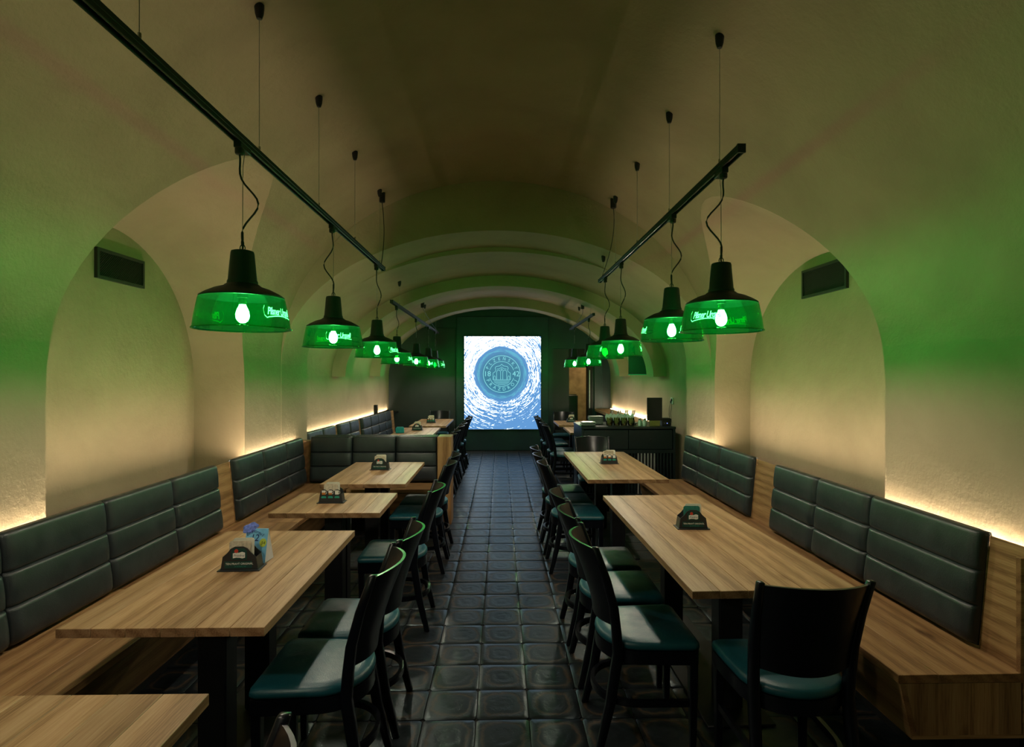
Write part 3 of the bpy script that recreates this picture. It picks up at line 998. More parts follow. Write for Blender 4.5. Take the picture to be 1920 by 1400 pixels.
# its open end: oak cheek pieces
def cheek(parent, x, sgn):
    mb = MB()
    mb.prism([(0.045, 0.90), (0.045, 0.20), (0.11, 0.20), (0.112, 0.90)], 'x', x, x + 0.022 * sgn)
    mb.build('end_cheek', 'oak_bench', parent, bevel=0.002)
    # the seat box end in upright boards
    ys_ = [0.545, 0.44, 0.32, 0.20, 0.105]
    for a, c in zip(ys_, ys_[1:]):
        top_a = 0.415
        pa = (0.593, 0.415) if a == 0.545 else (a, 0.415)
        m2 = MB()
        h = 0.1075
        ym = (a + c) / 2
        # own Y = world z, so that the grain stands upright
        x0_, x1_ = -(a - c) / 2, (a - c) / 2
        xt = x1_ + (0.048 if a == 0.545 else 0)
        m2.add([(-x1_, -h, 0), (x1_, -h, 0), (xt, h, 0), (-x1_, h, 0), (-x1_, -h, 0.02), (x1_, -h, 0.02), (xt, h, 0.02), (-x1_, h, 0.02)],
               [(0, 3, 2, 1), (4, 5, 6, 7), (0, 1, 5, 4), (1, 2, 6, 5), (2, 3, 7, 6), (3, 0, 4, 7)])
        o = m2.build('end_board', 'oak_bench', parent, (x, ym, 0.3075))
        o.rotation_euler = (R(90), 0, R(90))
cheek(b4, 0.002, 1)
b5 = bench('wall_bench', 'oak bench with three leather panels ending beside the dark counter', (WR, 4.547, 0), PI / 2, 6.27 - 4.547,
           [(q[0] - 4.547, q[1] - 4.547) for q in ((4.555, 5.2), (5.2, 5.73), (5.73, 6.22))])
# back room, right: light strip ledge behind the counter
lg = MB().box(2.02, 2.34, 8.6, 12.0, 0.84, 0.90).build('wall_ledge', 'oak_bench', bevel=0.004)
tag(lg, 'low oak ledge along the wall behind the counter', 'ledge')
MB().box(2.345, 2.350, 8.65, 11.9, 0.901, 0.904).build('light_strip', 'led', lg)
MB().box(2.05, 2.3, 8.65, 11.95, 0.0, 0.84).build('ledge_support', 'black', lg)

# ------------------------------------------------------------------ tables
_plank = {}
def table(label, xc, y0, y1, wd, n=6, rz=0.0, posts=(-0.21, 0.21), mat='oak_table'):
    t = thing('dining_table', label, 'table', (xc, (y0 + y1) / 2, 0), rz, 'oak tables down both sides of the aisle')
    ln = y1 - y0
    pw = wd / n
    key = (round(pw, 4), round(ln, 3))
    if key not in _plank:
        _plank[key] = MB().box(-pw / 2 + .0003, pw / 2 - .0003, -ln / 2, ln / 2, -0.032, 0).mesh('plank', mat, bevel=0.0016)
    for i in range(n):
        link('plank', _plank[key], t, (-wd / 2 + pw * (i + 0.5), 0, 0.75 - 0.0004 * (i % 2)))
    MB().box(-wd * 0.3, wd * 0.3, -min(0.42, ln * 0.38), min(0.42, ln * 0.38), 0.705, 0.717).build('top_plate', 'steel', t)
    for p in posts:
        MB().box(-0.058, 0.058, p - 0.05, p + 0.05, 0.012, 0.706).build('post', 'steel', t, bevel=0.006, seg=2)
    hy = max(abs(p) for p in posts) + 0.17
    MB().box(-0.16, 0.16, -hy, hy, 0.0, 0.012).build('base_plate', 'steel', t, bevel=0.004)
    return t
table('oak table cut off by the bottom corner of the photo', -1.165, 0.35, 1.555, 0.74)
table('oak table carrying the blue tent card', -1.168, 1.957, 3.165, 0.71)
table('short oak table, second along the wall bench with three panels', -1.108, 3.564, 4.165, 0.70, posts=(-0.06, 0.06))
table('oak table in front of the partition bench', -1.095, 4.50, 5.63, 0.68)
table('oak table with the turquoise box, behind the partition', -1.29, 7.3, 9.29, 0.62)
table('oak table in front of the dark end wall, with a chair at its head', -1.235, 9.57, 11.1, 0.63)
table('large knotty oak table beside the open ended bench', 1.10, 2.25, 4.047, 0.69, rz=R(1.0), posts=(-0.42, 0.42))
table('oak table in front of the dark counter', 1.06, 4.65, 6.334, 0.68, rz=R(0.4), posts=(-0.42, 0.42))
table('oak table half hidden by the counter end', 1.38, 8.42, 9.37, 0.66, posts=(-0.2, 0.2))
table('oak table near the doorway in the end wall', 1.34, 9.68, 10.65, 0.66, posts=(-0.2, 0.2))

# ------------------------------------------------------------------ chairs (local: origin on the floor under the seat, facing +Y)
def seat_outline(k=1.0, dx=0.0):
    pts = []
    hw, yf, yr = 0.212 * k, 0.205 * k, -0.215 * k
    pts += [(-hw + 0.03, yf), (hw - 0.03, yf), (hw - 0.008, yf - 0.008), (hw, yf - 0.03)]
    pts += [(hw - 0.004, 0.06)]
    n = 16
    for i in range(n + 1):
        a = -PI * i / n
        pts.append(((hw - 0.01) * math.cos(a) * (1 - 0.04 * abs(math.sin(a)) ** 2), -0.02 + (yr + 0.02) * abs(math.sin(a)) ** 0.82))
    pts += [(-hw + 0.004, 0.06), (-hw, yf - 0.03), (-hw + 0.008, yf - 0.008)]
    return pts
def post_y(z):
    pts = [(0, -0.235), (0.2, -0.185), (0.42, -0.150), (0.6, -0.165), (0.75, -0.205), (0.89, -0.255)]
    for (a, b), (c, d) in zip(pts, pts[1:]):
        if a <= z <= c:
            t = (z - a) / (c - a)
            return b + (d - b) * t
    return pts[-1][1]
def post_x(z):
    return 0.178 + 0.022 * min(1, max(0, (z - 0.45) / 0.43)) + 0.008 * max(0, 1 - z / 0.4)

def make_chair():
    c = thing('dining_chair', 'black bentwood chair', 'chair', (0, 0, 0))
    parts = []
    lv = [(0.93, 0.434), (0.985, 0.438), (1.0, 0.450), (0.985, 0.463), (0.94, 0.471), (0.8, 0.4755), (0.4, 0.478)]
    mb = MB().loft([[(x, y, z) for x, y in seat_outline(k)] for k, z in lv])
    parts.append(mb.build('seat', 'teal', c, angle=60))
    o_, i_ = seat_outline(0.985), seat_outline(0.87)
    mb = MB().loft([[(x, y, 0.375) for x, y in o_], [(x, y, 0.432) for x, y in o_], [(x, y, 0.435) for x, y in i_], [(x, y, 0.375) for x, y in i_],
                    [(x, y, 0.375) for x, y in o_]], True, False, False)
    parts.append(mb.build('seat_frame', 'black_wood', c, angle=40))
    # back panel bulging away from the sitter
    nu, nv = 14, 7
    fr_, bk = [], []
    for j in range(nv + 1):
        z = 0.535 + (0.872 - 0.535) * j / nv
        rf, rb = [], []
        for i in range(nu + 1):
            u = -1 + 2 * i / nu
            zz = z + (0.012 * (1 - u * u) if j == nv else 0) - (0.012 * (1 - u * u) if j == 0 else 0)
            y = post_y(zz) - 0.078 * (1 - u * u) * (0.75 + 0.25 * j / nv)
            x = u * (post_x(zz) - 0.006)
            rf.append((x, y + 0.006, zz))
            rb.append((x, y - 0.006, zz))
        fr_.append(rf)
        bk.append(rb)
    rings = [a + list(reversed(b)) for a, b in zip(fr_, bk)]
    mb = MB().loft(rings)
    parts.append(mb.build('backrest', 'black_wood', c, angle=45))
    for sx in (-1, 1):
        pts = [(sx * post_x(z), post_y(z), z) for z in (0.0, 0.1, 0.2, 0.32, 0.42, 0.52, 0.62, 0.75, 0.885)]
        ks = [0.8, 0.9, 1, 1.05, 1.05, 1, 0.95, 0.85, 0.72]
        mb = MB()
        rings = []
        for p, k in zip(pts, ks):
            a, b = 0.0165 * k, 0.020 * k
            rings.append([(p[0] - a, p[1] - b, p[2]), (p[0] + a, p[1] - b, p[2]), (p[0] + a, p[1] + b, p[2]), (p[0] - a, p[1] + b, p[2])])
        mb.loft(rings)
        parts.append(mb.build('leg', 'black_wood', c, bevel=0.004, angle=50))
        mb = MB()
        x, y = sx * 0.183, 0.175
        mb.hexa([(x - .013, y - .013, 0), (x + .013, y - .013, 0), (x + .013, y + .013, 0), (x - .013, y + .013, 0),
                 (x - .02, y - .02, .434), (x + .02, y - .02, .434), (x + .02, y + .02, .434), (x - .02, y + .02, .434)])
        parts.append(mb.build('leg', 'black_wood', c, bevel=0.003))
    # bent hoop stretcher
    pts = [(0.183, 0.175, 0.20)]
    n = 18
    for i in range(n + 1):
        a = -PI * i / n
        pts.append((0.180 * math.cos(a), -0.03 + -0.195 * abs(math.sin(a)) ** 0.8, 0.20))
    pts.append((-0.183, 0.175, 0.20))
    parts.append(MB().bar(pts, 0.009, 0.014).build('stretcher', 'black_wood', c, angle=40))
    TREE[c.name] = parts
    return c
chair0 = make_chair()
used = [False]
def chair(x, y, face, label, group):
    """face: 0 = looks along +Y, 90 = -X, -90 = +X, 180 = towards the camera"""
    if not used[0]:
        c = chair0
        used[0] = True
    else:
        c = copy_tree(chair0)
    c.location = (x, y, 0)
    c.rotation_euler[2] = R(face)
    tag(c, label, 'chair', group)
    return c
GA, GB = 'aisle chairs facing the wall bench tables', 'aisle chairs facing the big tables'
GC, GD = 'chairs behind the partition', 'chairs beyond the counter'
AL, AR = -0.70, 0.655
chair(AL - 0.02, 1.03, 90, 'chair showing only its post top at the bottom edge, by the cut-off table', GA)
chair(AL - 0.02, 2.275, 90, 'nearer chair at the table with the blue card, seat half in light', GA)
chair(AL, 2.715, 90, 'farther chair at the table with the blue card', GA)
chair(AL, 3.75, 91, 'single aisle chair at the short table', GA)
chair(AL, 4.78, 90, 'nearer chair at the table before the partition', GA)
chair(AL, 5.24, 90, 'farther chair at the table before the partition', GA)
chair(AR, 2.60, -89, 'closest of three aisle chairs at the large knotty table', GB)
chair(AR - .005, 3.09, -90, 'middle of three aisle chairs at the large knotty table', GB)
chair(AR - .01, 3.55, -90, 'farthest of three aisle chairs at the large knotty table', GB)
chair(AR - .01, 4.76, -90, 'first of three aisle chairs at the table before the counter', GB)
chair(AR - .02, 5.25, -90, 'second of three aisle chairs at the table before the counter', GB)
chair(AR - .02, 5.70, -90, 'third of three aisle chairs at the table before the counter', GB)
chair(1.125, 2.235, 0, 'chair with broad black back to the camera at the head of the large knotty table', 'chairs at table heads')
chair(1.09, 6.42, 180, 'chair facing the camera at the head of the table before the counter', 'chairs at table heads')
chair(-1.236, 11.28, 180, 'chair facing the camera in front of the dark end wall', 'chairs at table heads')
chair(1.22, 10.92, 170, 'chair at the head of the table near the doorway', 'chairs at table heads')
for i, (y, s_) in enumerate(((7.05, 'first'), (7.5, 'second'), (8.17, 'third'), (8.62, 'fourth'), (9.5, 'fifth'), (10.0, 'sixth'))):
    chair(-0.872 + 0.011 * i, y, 90, s_ + ' chair in the aisle row behind the partition, counted from the oak end post', GC)
for i, (y, s_) in enumerate(((8.25, 'first'), (8.7, 'second'), (9.55, 'third'), (10.0, 'fourth'))):
    chair(0.945 - 0.006 * i, y, -90, s_ + ' chair in the aisle row beyond the counter, counted towards the screen', GD)

# ------------------------------------------------------------------ lighting rails
def rail(label, x, y0, y1, z, anchors, feed, xskew=0.0):
    t = thing('track_rail', label, 'light rail', (x, y0, z), 0, 'ceiling hung lighting rails')
    ln = y1 - y0
    mb = MB()
    mb.box(-0.018, 0.018, 0.012, ln - 0.012, 0.012, 0.032)
    mb.box(-0.018, -0.011, 0.012, ln - 0.012, -0.006, 0.012)
    mb.box(0.011, 0.018, 0.012, ln - 0.012, -0.006, 0.012)
    mb.build('rail_body', 'rail', t, bevel=0.0015)
    MB().box(-0.019, 0.019, 0, 0.012, -0.007, 0.033).build('end_cap', 'rubber', t)
    MB().box(-0.019, 0.019, ln - 0.012, ln, -0.007, 0.033).build('end_cap', 'rubber', t)
    MB().box(-0.004, 0.004, 0.02, ln - 0.02, 0.006, 0.012).build('conductor', 'chrome', t)
    for a in anchors:
        vz = vault_z(x, a) - z
        dy = a - y0
        MB().tube([(0, dy, 0.05), (0, dy, vz - 0.02)], 0.0014, 6).build('suspension_wire', 'wire', t)
        MB().lathe([(0.001, 0.028), (0.006, 0.03), (0.006, 0.06), (0.002, 0.062)], 10, (0, dy, 0)).build('wire_clamp', 'chrome', t)
        MB().lathe([(0.004, -0.065), (0.012, -0.062), (0.019, -0.04), (0.022, -0.012), (0.022, 0.004)], 16, (0, dy, vz)).build('ceiling_cap', 'rubber', t)
    if feed:
        vz = vault_z(x, feed) - z
        dy = feed - y0
        MB().lathe([(0.012, -0.085), (0.028, -0.08), (0.03, 0.01)], 14, (0, dy, vz)).build('feed_box', 'rubber', t)
        pts = [(0.02 * math.sin(PI * i / 10), dy + (ln - 0.1 - dy) * (i / 10) ** 2, vz - 0.08 + (0.03 - vz + 0.08) * i / 10) for i in range(11)]
        MB().tube(pts, 0.004, 6).build('feed_cable', 'rubber', t)
    return t
ZR = 2.62
rail('long rail of three pendant lamps above the wall bench tables', -1.12, -0.6, 5.42, ZR, (0.9, 1.77, 2.64, 3.50, 4.36, 5.25), 5.36)
rail('rail of four pendant lamps above the two big tables', 1.10, 2.54, 6.2, ZR + 0.02, (2.80, 3.64, 4.50, 5.35, 5.98), 5.45)
rail('short rail of four pendant lamps beyond the partition', -1.28, 6.65, 11.64, 2.47, (7.18, 9.58, 11.2), 9.3)
rail('short rail of two pendant lamps beyond the counter', 1.35, 8.1, 10.8, 2.48, (8.4, 9.6, 10.6), 9.2)

# ------------------------------------------------------------------ pendant lamps (origin at the rim centre)
RIM, TOP, GH = 0.195, 0.168, 0.138
def glass_profile():
    th = 0.004
    out_ = [(RIM + 0.003, 0.0), (RIM, 0.006), (RIM - 0.006, 0.05), (TOP + 0.006, GH - 0.01), (TOP, GH)]
    inn = [(r_ - th, max(z, 0.0)) for r_, z in reversed(out_)]
    return out_ + inn
lamp_glass = MB().lathe(glass_profile(), 56, closed=True).mesh('glass_shade', 'glass', angle=60)
lamp_rim = MB().lathe([(RIM + 0.004, -0.002), (RIM + 0.0055, 0.001), (RIM + 0.004, 0.004), (RIM + 0.0, 0.0045), (RIM - 0.002, 0.0)], 56, closed=True).mesh('glass_rim', 'glass', angle=60)
lamp_cap = MB().lathe([(0.0465, GH + 0.195), (0.0455, GH + 0.199), (0.038, GH + 0.202), (0.0, GH + 0.202)][::-1] +
                      [(0.048, GH + 0.19), (0.058, GH + 0.075), (0.062, GH + 0.068), (0.0625, GH + 0.058), (0.072, GH + 0.052), (0.078, GH + 0.046), (0.115, GH + 0.034),
                       (0.15, GH + 0.016), (TOP + 0.003, GH + 0.002), (TOP + 0.003, GH - 0.004), (TOP - 0.002, GH - 0.004), (0.145, GH + 0.010), (0.1, GH + 0.026), (0.04, GH + 0.034), (0.0, GH + 0.034)], 48).mesh('metal_cap', 'lamp_metal', angle=40)
lamp_bulb = MB().lathe([(0.0, 0.026), (0.010, 0.028), (0.020, 0.036), (0.026, 0.048), (0.0275, 0.060), (0.026, 0.073), (0.021, 0.088), (0.015, 0.1), (0.013, 0.108), (0.0, 0.108)], 14).mesh('bulb', 'bulb', angle=80)
lamp_sock = MB().lathe([(0.0, 0.106), (0.014, 0.106), (0.016, 0.11), (0.016, 0.135), (0.022, 0.137), (0.022, 0.175), (0.0, 0.175)], 16).mesh('socket', 'chrome', angle=40)
_pil = sub(text_mesh('Pilsner Urquell', 0.038, 0.3, 0.88, bold=0.0009), 3)
_pil = ([(p[0] * 0.74, p[1] * 1.15, p[2]) for p in _pil[0]], _pil[1])
# underline flourish as one tapering stroke
def flourish():
    pts = [(-0.083, 0.022), (-0.089, 0.008), (-0.086, -0.018), (-0.076, -0.028), (-0.065, -0.024)] + [(-0.065 + 0.143 * i / 10, -0.024 + 0.007 * math.sin(PI * i / 10)) for i in range(1, 11)]
    vs, fs = [], []
    for i, (x, y) in enumerate(pts):
        h = 0.0022
        vs += [(x, y - h, 0), (x, y + h, 0)]
    for i in range(len(pts) - 1):
        fs.append((2 * i, 2 * i + 1, 2 * i + 3, 2 * i + 2))
    return vs, fs
_fl = flourish()
def letter_mesh():
    mb = MB()
    for v, f in (_pil, _fl):
        vv = []
        for p in v:
            zz = 0.068 + p[1]
            rr = RIM + (TOP - RIM) * (zz / GH) + 0.0045
            a = p[0] / 0.19 - PI / 2
            vv.append((rr * math.cos(a), rr * math.sin(a), zz))
        mb.add(vv, f)
    return mb.mesh('lettering', 'letter')
lamp_letter = letter_mesh()
def lamp(label, x, y, zrim, zrail, ang, bulge, group):
    """ang: where the lettering sits round the glass, 0 = towards -Y, positive = towards +X"""
    t = thing('pendant_lamp', label, 'lamp', (x, y, zrim), 0, group)
    link('metal_cap', lamp_cap, t)
    g = link('glass_shade', lamp_glass, t)
    link('rim', lamp_rim, g)
    for a in (ang, ang + 180):
        link('lettering', lamp_letter, g, rz=R(a))
    link('socket', lamp_sock, t)
    link('bulb', lamp_bulb, t)
    zt = GH + 0.202
    zr = zrail - zrim
    # adapter in the rail
    mb = MB()
    mb.box(-0.017, 0.017, -0.05, 0.05, zr - 0.03, zr + 0.004)
    mb.lathe([(0.016, zr - 0.055), (0.019, zr - 0.05), (0.019, zr - 0.028)], 14, (0.0, -0.028, 0))
    mb.build('rail_adapter', 'rubber', t, bevel=0.003)
    MB().tube([(0.0, 0.02, zr - 0.03), (0.0, 0.003, zr - 0.1), (0, 0, zt + 0.06)], 0.0016, 6).build('suspension_wire', 'wire', t)
    mb = MB()
    mb.lathe([(0.0015, zt + 0.085), (0.0045, zt + 0.08), (0.005, zt + 0.045), (0.0015, zt + 0.042)], 10)
    mb.build('wire_grip', 'rubber', t)
    mb = MB()
    for k in (0, 1):
        cz = zt + 0.012 + 0.02 * k
        mb.tube([((0.011 * math.cos(q) if k == 0 else 0), (0.011 * math.cos(q) if k else 0), cz + 0.015 * math.sin(q)) for q in [2 * PI * i / 14 for i in range(14)]], 0.0022, 6, True, up=(0.3, 0.9, 0.1))
    mb.build('hook', 'rubber', t)
    z0_, z1_ = zr - 0.05, zt - 0.004
    pts = []
    for i in range(21):
        q = i / 20
        s_ = bulge * (math.sin(PI * q) ** 2 * math.sin(2 * PI * q - 2.2 + 1.2 * q) + 0.25 * math.sin(PI * q))
        pts.append((s_, -0.028 * (1 - q) + 0.012 * math.sin(PI * q), z0_ + (z1_ - z0_) * q))
    MB().tube(pts, 0.0042, 7).build('cord', 'rubber', t)
    return t
G1, G2 = 'green glass pendant lamps', 'small far pendant lamps'
lamp('added fill lamp, unseen green glass pendant over the cut-off table', -1.12, 0.95, 1.82, ZR, 10, 0.06, G1)  # out-of-view pendant added to fill the room with light
lamp('added fill lamp, unseen green glass pendant behind the camera', -1.12, -0.45, 1.82, ZR, 10, 0.06, G1)  # extra pendant at the camera's back, added for fill light
lamp('largest green glass pendant lamp, over the table with the blue card', -1.12, 2.47, 1.818, ZR, 76, 0.055, G1)
lamp('green glass pendant lamp over the short table', -1.12, 3.80, 1.805, ZR, 29, -0.05, G1)
lamp('green glass pendant lamp over the table before the partition', -1.12, 5.14, 1.778, ZR, 72, 0.03, G1)
lamp('frontmost pendant lamp over the big knotty table, lettering left of its bulb', 1.10, 2.78, 1.836, ZR + 0.02, -42, -0.06, G1)
lamp('second pendant lamp over the big knotty table, overlapped by the frontmost one', 1.10, 3.59, 1.838, ZR + 0.02, -95, 0.05, G1)
lamp('pendant lamp over the near half of the table before the counter', 1.10, 5.12, 1.79, ZR + 0.02, 80, 0.035, G1)
lamp('pendant lamp over the far half of the table before the counter', 1.10, 5.90, 1.79, ZR + 0.02, 60, 0.04, G1)
for y, a, s_ in ((7.0, 80, 'first'), (8.6, 5, 'second'), (10.05, 8, 'third'), (11.1, 70, 'fourth')):
    lamp(s_ + ' small pendant lamp on the short rail beyond the partition', -1.28, y, 1.755, 2.47, a, 0.02, G2)
for y, a, s_ in ((8.58, 70, 'nearer'), (10.2, 80, 'farther')):
    lamp(s_ + ' small pendant lamp beyond the counter', 1.35, y, 1.755, 2.48, a, 0.02, G2)

# ------------------------------------------------------------------ wall vents in the niches
def vent(label, x, y0, y1, z0, z1, sgn):
    t = thing('wall_vent', label, 'vent', (x, (y0 + y1) / 2, (z0 + z1) / 2))
    hy, hz = (y1 - y0) / 2, (z1 - z0) / 2
    a, b = sorted((0.0, sgn * 0.022))
    fr = MB()
    fr.box(a, b, -hy, hy, hz - 0.02, hz)
    fr.box(a, b, -hy, hy, -hz, -hz + 0.02)
    fr.box(a, b, -hy, -hy + 0.02, -hz + 0.02, hz - 0.02)
    fr.box(a, b, hy - 0.02, hy, -hz + 0.02, hz - 0.02)
    fr.build('vent_frame', 'vent', t)
    MB().box(min(0, sgn * .004), max(0, sgn * .004), -hy + 0.01, hy - 0.01, -hz + 0.01, hz - 0.01).build('vent_backing', 'black', t)
    ms = MB()
    st = 0.017
    xm = sgn * 0.012
    span = hy + hz
    iy, iz = hy - 0.018, hz - 0.018
    for sg in (-1, 1):
        k = -span
        while k < span:
            # line z = sg*y + k clipped to the opening
            ya, yb = -iy, iy
            pts = []
            for yy in (ya, yb):
                zz = sg * yy + k
                pts.append((yy, zz))
            (y_a, z_a), (y_b, z_b) = pts
            lo, hi = -iz, iz
            def clip(y_, z_):
                if z_ < lo:
                    return ((lo - k) / sg, lo)
                if z_ > hi:
                    return ((hi - k) / sg, hi)
                return (y_, z_)
            p, q = clip(y_a, z_a), clip(y_b, z_b)
            if abs(p[0]) <= iy + 1e-6 and abs(q[0]) <= iy + 1e-6 and abs(p[0] - q[0]) > 0.004:
                ms.bar([(xm + sg * 0.0015, p[0], p[1]), (xm + sg * 0.0015, q[0], q[1])], 0.0018, 0.0018, up=(1, 0, 0))
            k += st
    o = ms.build('vent_mesh', 'vent', t)
    return t
vent('black mesh vent high in the niche beside the long wall bench', NL[2], 3.70, 4.185, 2.25, 2.45, 1)
vent('black mesh vent high in the niche beside the big knotty table', NR[2], 4.0, 4.6, 2.245, 2.475, -1)

# ------------------------------------------------------------------ beer mat holders, mats, cards
ZT = 0.751
def holder(label, x, y, rz, kind, mats):
    """origin on the table top; the printed face looks along -Y"""
    t = thing('beer_mat_holder', label, 'holder', (x, y, ZT), R(rz), 'beer mat holders on the tables')
    hw, d = 0.083, 0.032
    if kind == 'label':
        top = [(hw - 0.006, 0.012), (hw - 0.012, 0.062), (0.05, 0.080), (0.036, 0.098), (0.018, 0.107), (-0.018, 0.107), (-0.036, 0.098), (-0.05, 0.080), (-hw + 0.012, 0.062), (-hw + 0.006, 0.012)]
    else:
        top = [(hw - 0.006, 0.012), (hw - 0.014, 0.07)]
        for cx in (0.044, 0.0, -0.044):
            top += [(cx + 0.023 * math.cos(a), 0.07 + 0.022 * math.sin(a)) for a in [PI * (0.15 + 0.7 * i / 6) for i in range(7)]]
        top += [(-hw + 0.014, 0.07), (-hw + 0.006, 0.012)]
    poly = [(-hw, 0.004), (hw, 0.004)] + top
    mb = MB()
    mb.prism(poly, 'y', -d - 0.003, -d)
    mb.prism(poly, 'y', d, d + 0.003)
    mb.box(-hw - 0.008, hw + 0.008, -d - 0.014, d + 0.014, 0, 0.004)
    for sx in (-1, 1):
        mb.hexa([(sx * (hw - 0.004) - .0015, -d, .004), (sx * (hw - 0.004) + .0015, -d, .004), (sx * (hw - 0.004) + .0015, d, .004), (sx * (hw - 0.004) - .0015, d, .004),
                 (sx * (hw - 0.012) - .0015, -d, .058), (sx * (hw - 0.012) + .0015, -d, .058), (sx * (hw - 0.012) + .0015, d, .058), (sx * (hw - 0.012) - .0015, d, .058)])
    mb.build('body', 'holder', t, angle=30)
    yf = -d - 0.004
    if kind == 'label':
        MB().prism([(-0.034, 0.05), (0.034, 0.05), (0.034, 0.088), (0.022, 0.1), (-0.022, 0.1), (-0.034, 0.088)], 'y', yf - 0.0004, yf + 0.001).build('label_panel', 'holder_green', t)
        pl = [(-0.026, 0.056), (-0.012, 0.059), (0.004, 0.058), (0.014, 0.055), (0.026, 0.058), (0.026, 0.08), (0.014, 0.084), (0.0, 0.08), (-0.012, 0.081), (-0.026, 0.078)]
        MB().prism(pl, 'y', yf - 0.0012, yf).build('label_plate', 'white', t)
        MB().add(*upright(text_mesh('Prazdroj', 0.0135, 0.25), 0, yf - 0.0018, 0.068)).build('lettering', 'navy', t)
        MB().prism([(-0.011 + 0.0085 * math.cos(2 * PI * i / 14), 0.088 + 0.0085 * math.sin(2 * PI * i / 14)) for i in range(14)], 'y', yf - 0.002, yf).build('seal', 'red', t)
        MB().box(-0.062, 0.056, yf - 0.0004, yf + 0.001, 0.012, 0.042).build('label_panel', 'holder_green', t)
        MB().add(*upright(text_mesh('TEN PRAVÝ ORIGINÁL', 0.0118, bold=0.0001), 0.002, yf - 0.001, 0.031)).build('lettering', 'white', t)
        MB().add(*upright(text_mesh('JIŽ OD ROKU 1842', 0.006), 0.006, yf - 0.001, 0.019)).build('lettering', 'print_teal', t)
    else:
        for cx, mt in ((-0.044, 'amber'), (0.0, 'amber'), (0.044, 'white')):
            lv = 0.62 if cx < -0.01 else 0.4
            MB().prism([(cx - 0.013, 0.058), (cx + 0.009, 0.058), (cx + 0.010, 0.062 + 0.018 * lv), (cx - 0.014, 0.062 + 0.018 * lv)], 'y', yf - 0.001, yf).build('mug_print', mt, t)
            MB().prism([(cx - 0.014, 0.0605 + 0.018 * lv), (cx + 0.010, 0.0605 + 0.018 * lv), (cx + 0.010, 0.086), (cx - 0.014, 0.086)], 'y', yf - 0.001, yf).build('mug_print', 'white', t)
            er_ = MB()
            er_.tube([(cx + 0.010 + 0.008 * math.cos(a), yf - 0.0005, 0.071 + 0.009 * math.sin(a)) for a in [-PI / 2 + PI * i / 8 for i in range(9)]], 0.0014, 5)
            er_.build('mug_print', 'white', t)
            MB().prism([(cx - 0.016, 0.034), (cx + 0.014, 0.034), (cx + 0.016, 0.042), (cx + 0.008, 0.048), (cx - 0.012, 0.048), (cx - 0.018, 0.042)], 'y', yf - 0.001, yf).build('mug_caption', 'print_teal', t)
    for i, (dx, dy, tilt, mt, hh, lab) in enumerate(mats):
        s_ = 0.046
        k = 0.010
        poly = [(-s_ + k, 0), (s_ - k, 0), (s_, k), (s_, 2 * s_ - k), (s_ - k * .3, 2 * s_ - k * .3), (s_ - k, 2 * s_), (-s_ + k, 2 * s_), (-s_ + k * .3, 2 * s_ - k * .3), (-s_, 2 * s_ - k), (-s_, k)]
        mm = MB().prism(poly, 'y', -0.0012, 0.0012)
        c_, s2 = math.cos(R(rz)), math.sin(R(rz))
        wx, wy = x + dx * c_ - dy * s2, y + dx * s2 + dy * c_
        o = mm.build('beer_mat', mt, None, (wx, wy, ZT + 0.0045 + hh))
        o.rotation_euler = (R(-tilt), 0, R(rz))
        tag(o, lab, 'beer mat', 'beer mats in the holders')
    return t
def mats2(where, m1='card', m2='card_edge'):
    return [(-0.004, -0.022, 6, m1, 0.030, 'printed beer mat at the front of the holder ' + where), (0.008, -0.008, 5, m2, 0.040, 'pale beer mat standing behind the printed one in the holder ' + where)]
holder('holder with the white label plate, in front of the blue tent card', -1.16, 2.555, 3, 'label', mats2('beside the blue tent card'))
holder('holder printed with three beer mugs on the short table', -1.15, 3.87, 2, 'mugs', mats2('on the short table'))
holder('holder with the white label plate on the table before the partition', -1.10, 5.19, 0, 'label', mats2('before the partition'))
holder('holder with the white label plate and green mats on the large knotty table', 1.088, 3.18, -2, 'label', mats2('on the large knotty table', 'card_green', 'card_edge'))
holder('holder with three beer mugs and jumbled mats on the table before the counter', 1.067, 5.50, 0, 'mugs',
       [(-0.01, -0.02, 28, 'card', 0.032, 'tilted beer mat in the holder before the counter'), (0.02, 0.0, 20, 'card_edge', 0.036, 'second tilted beer mat in the holder before the counter'),
        (0.0, 0.02, -10, 'card', 0.03, 'rear beer mat in the holder before the counter')])
holder('dark label holder beside the turquoise box', -1.30, 8.85, 0, 'label', mats2('beside the turquoise box'))
holder('holder with three mugs on the table at the dark end wall', -1.25, 10.2, 0, 'mugs', mats2('at the dark end wall'))
holder('holder on the table near the doorway', 1.30, 10.3, 0, 'label', mats2('near the doorway'))
# turquoise box
tb = thing('napkin_box', 'small turquoise box on the table behind the partition', 'box', (-1.50, 8.45, ZT), R(4))
MB().box(-0.06, 0.06, -0.04, 0.04, 0, 0.075).build('box_body', 'turquoise', tb, bevel=0.004)
MB().box(-0.05, 0.05, -0.03, 0.03, 0.075, 0.088).build('box_flap', 'turquoise', tb, bevel=0.003)
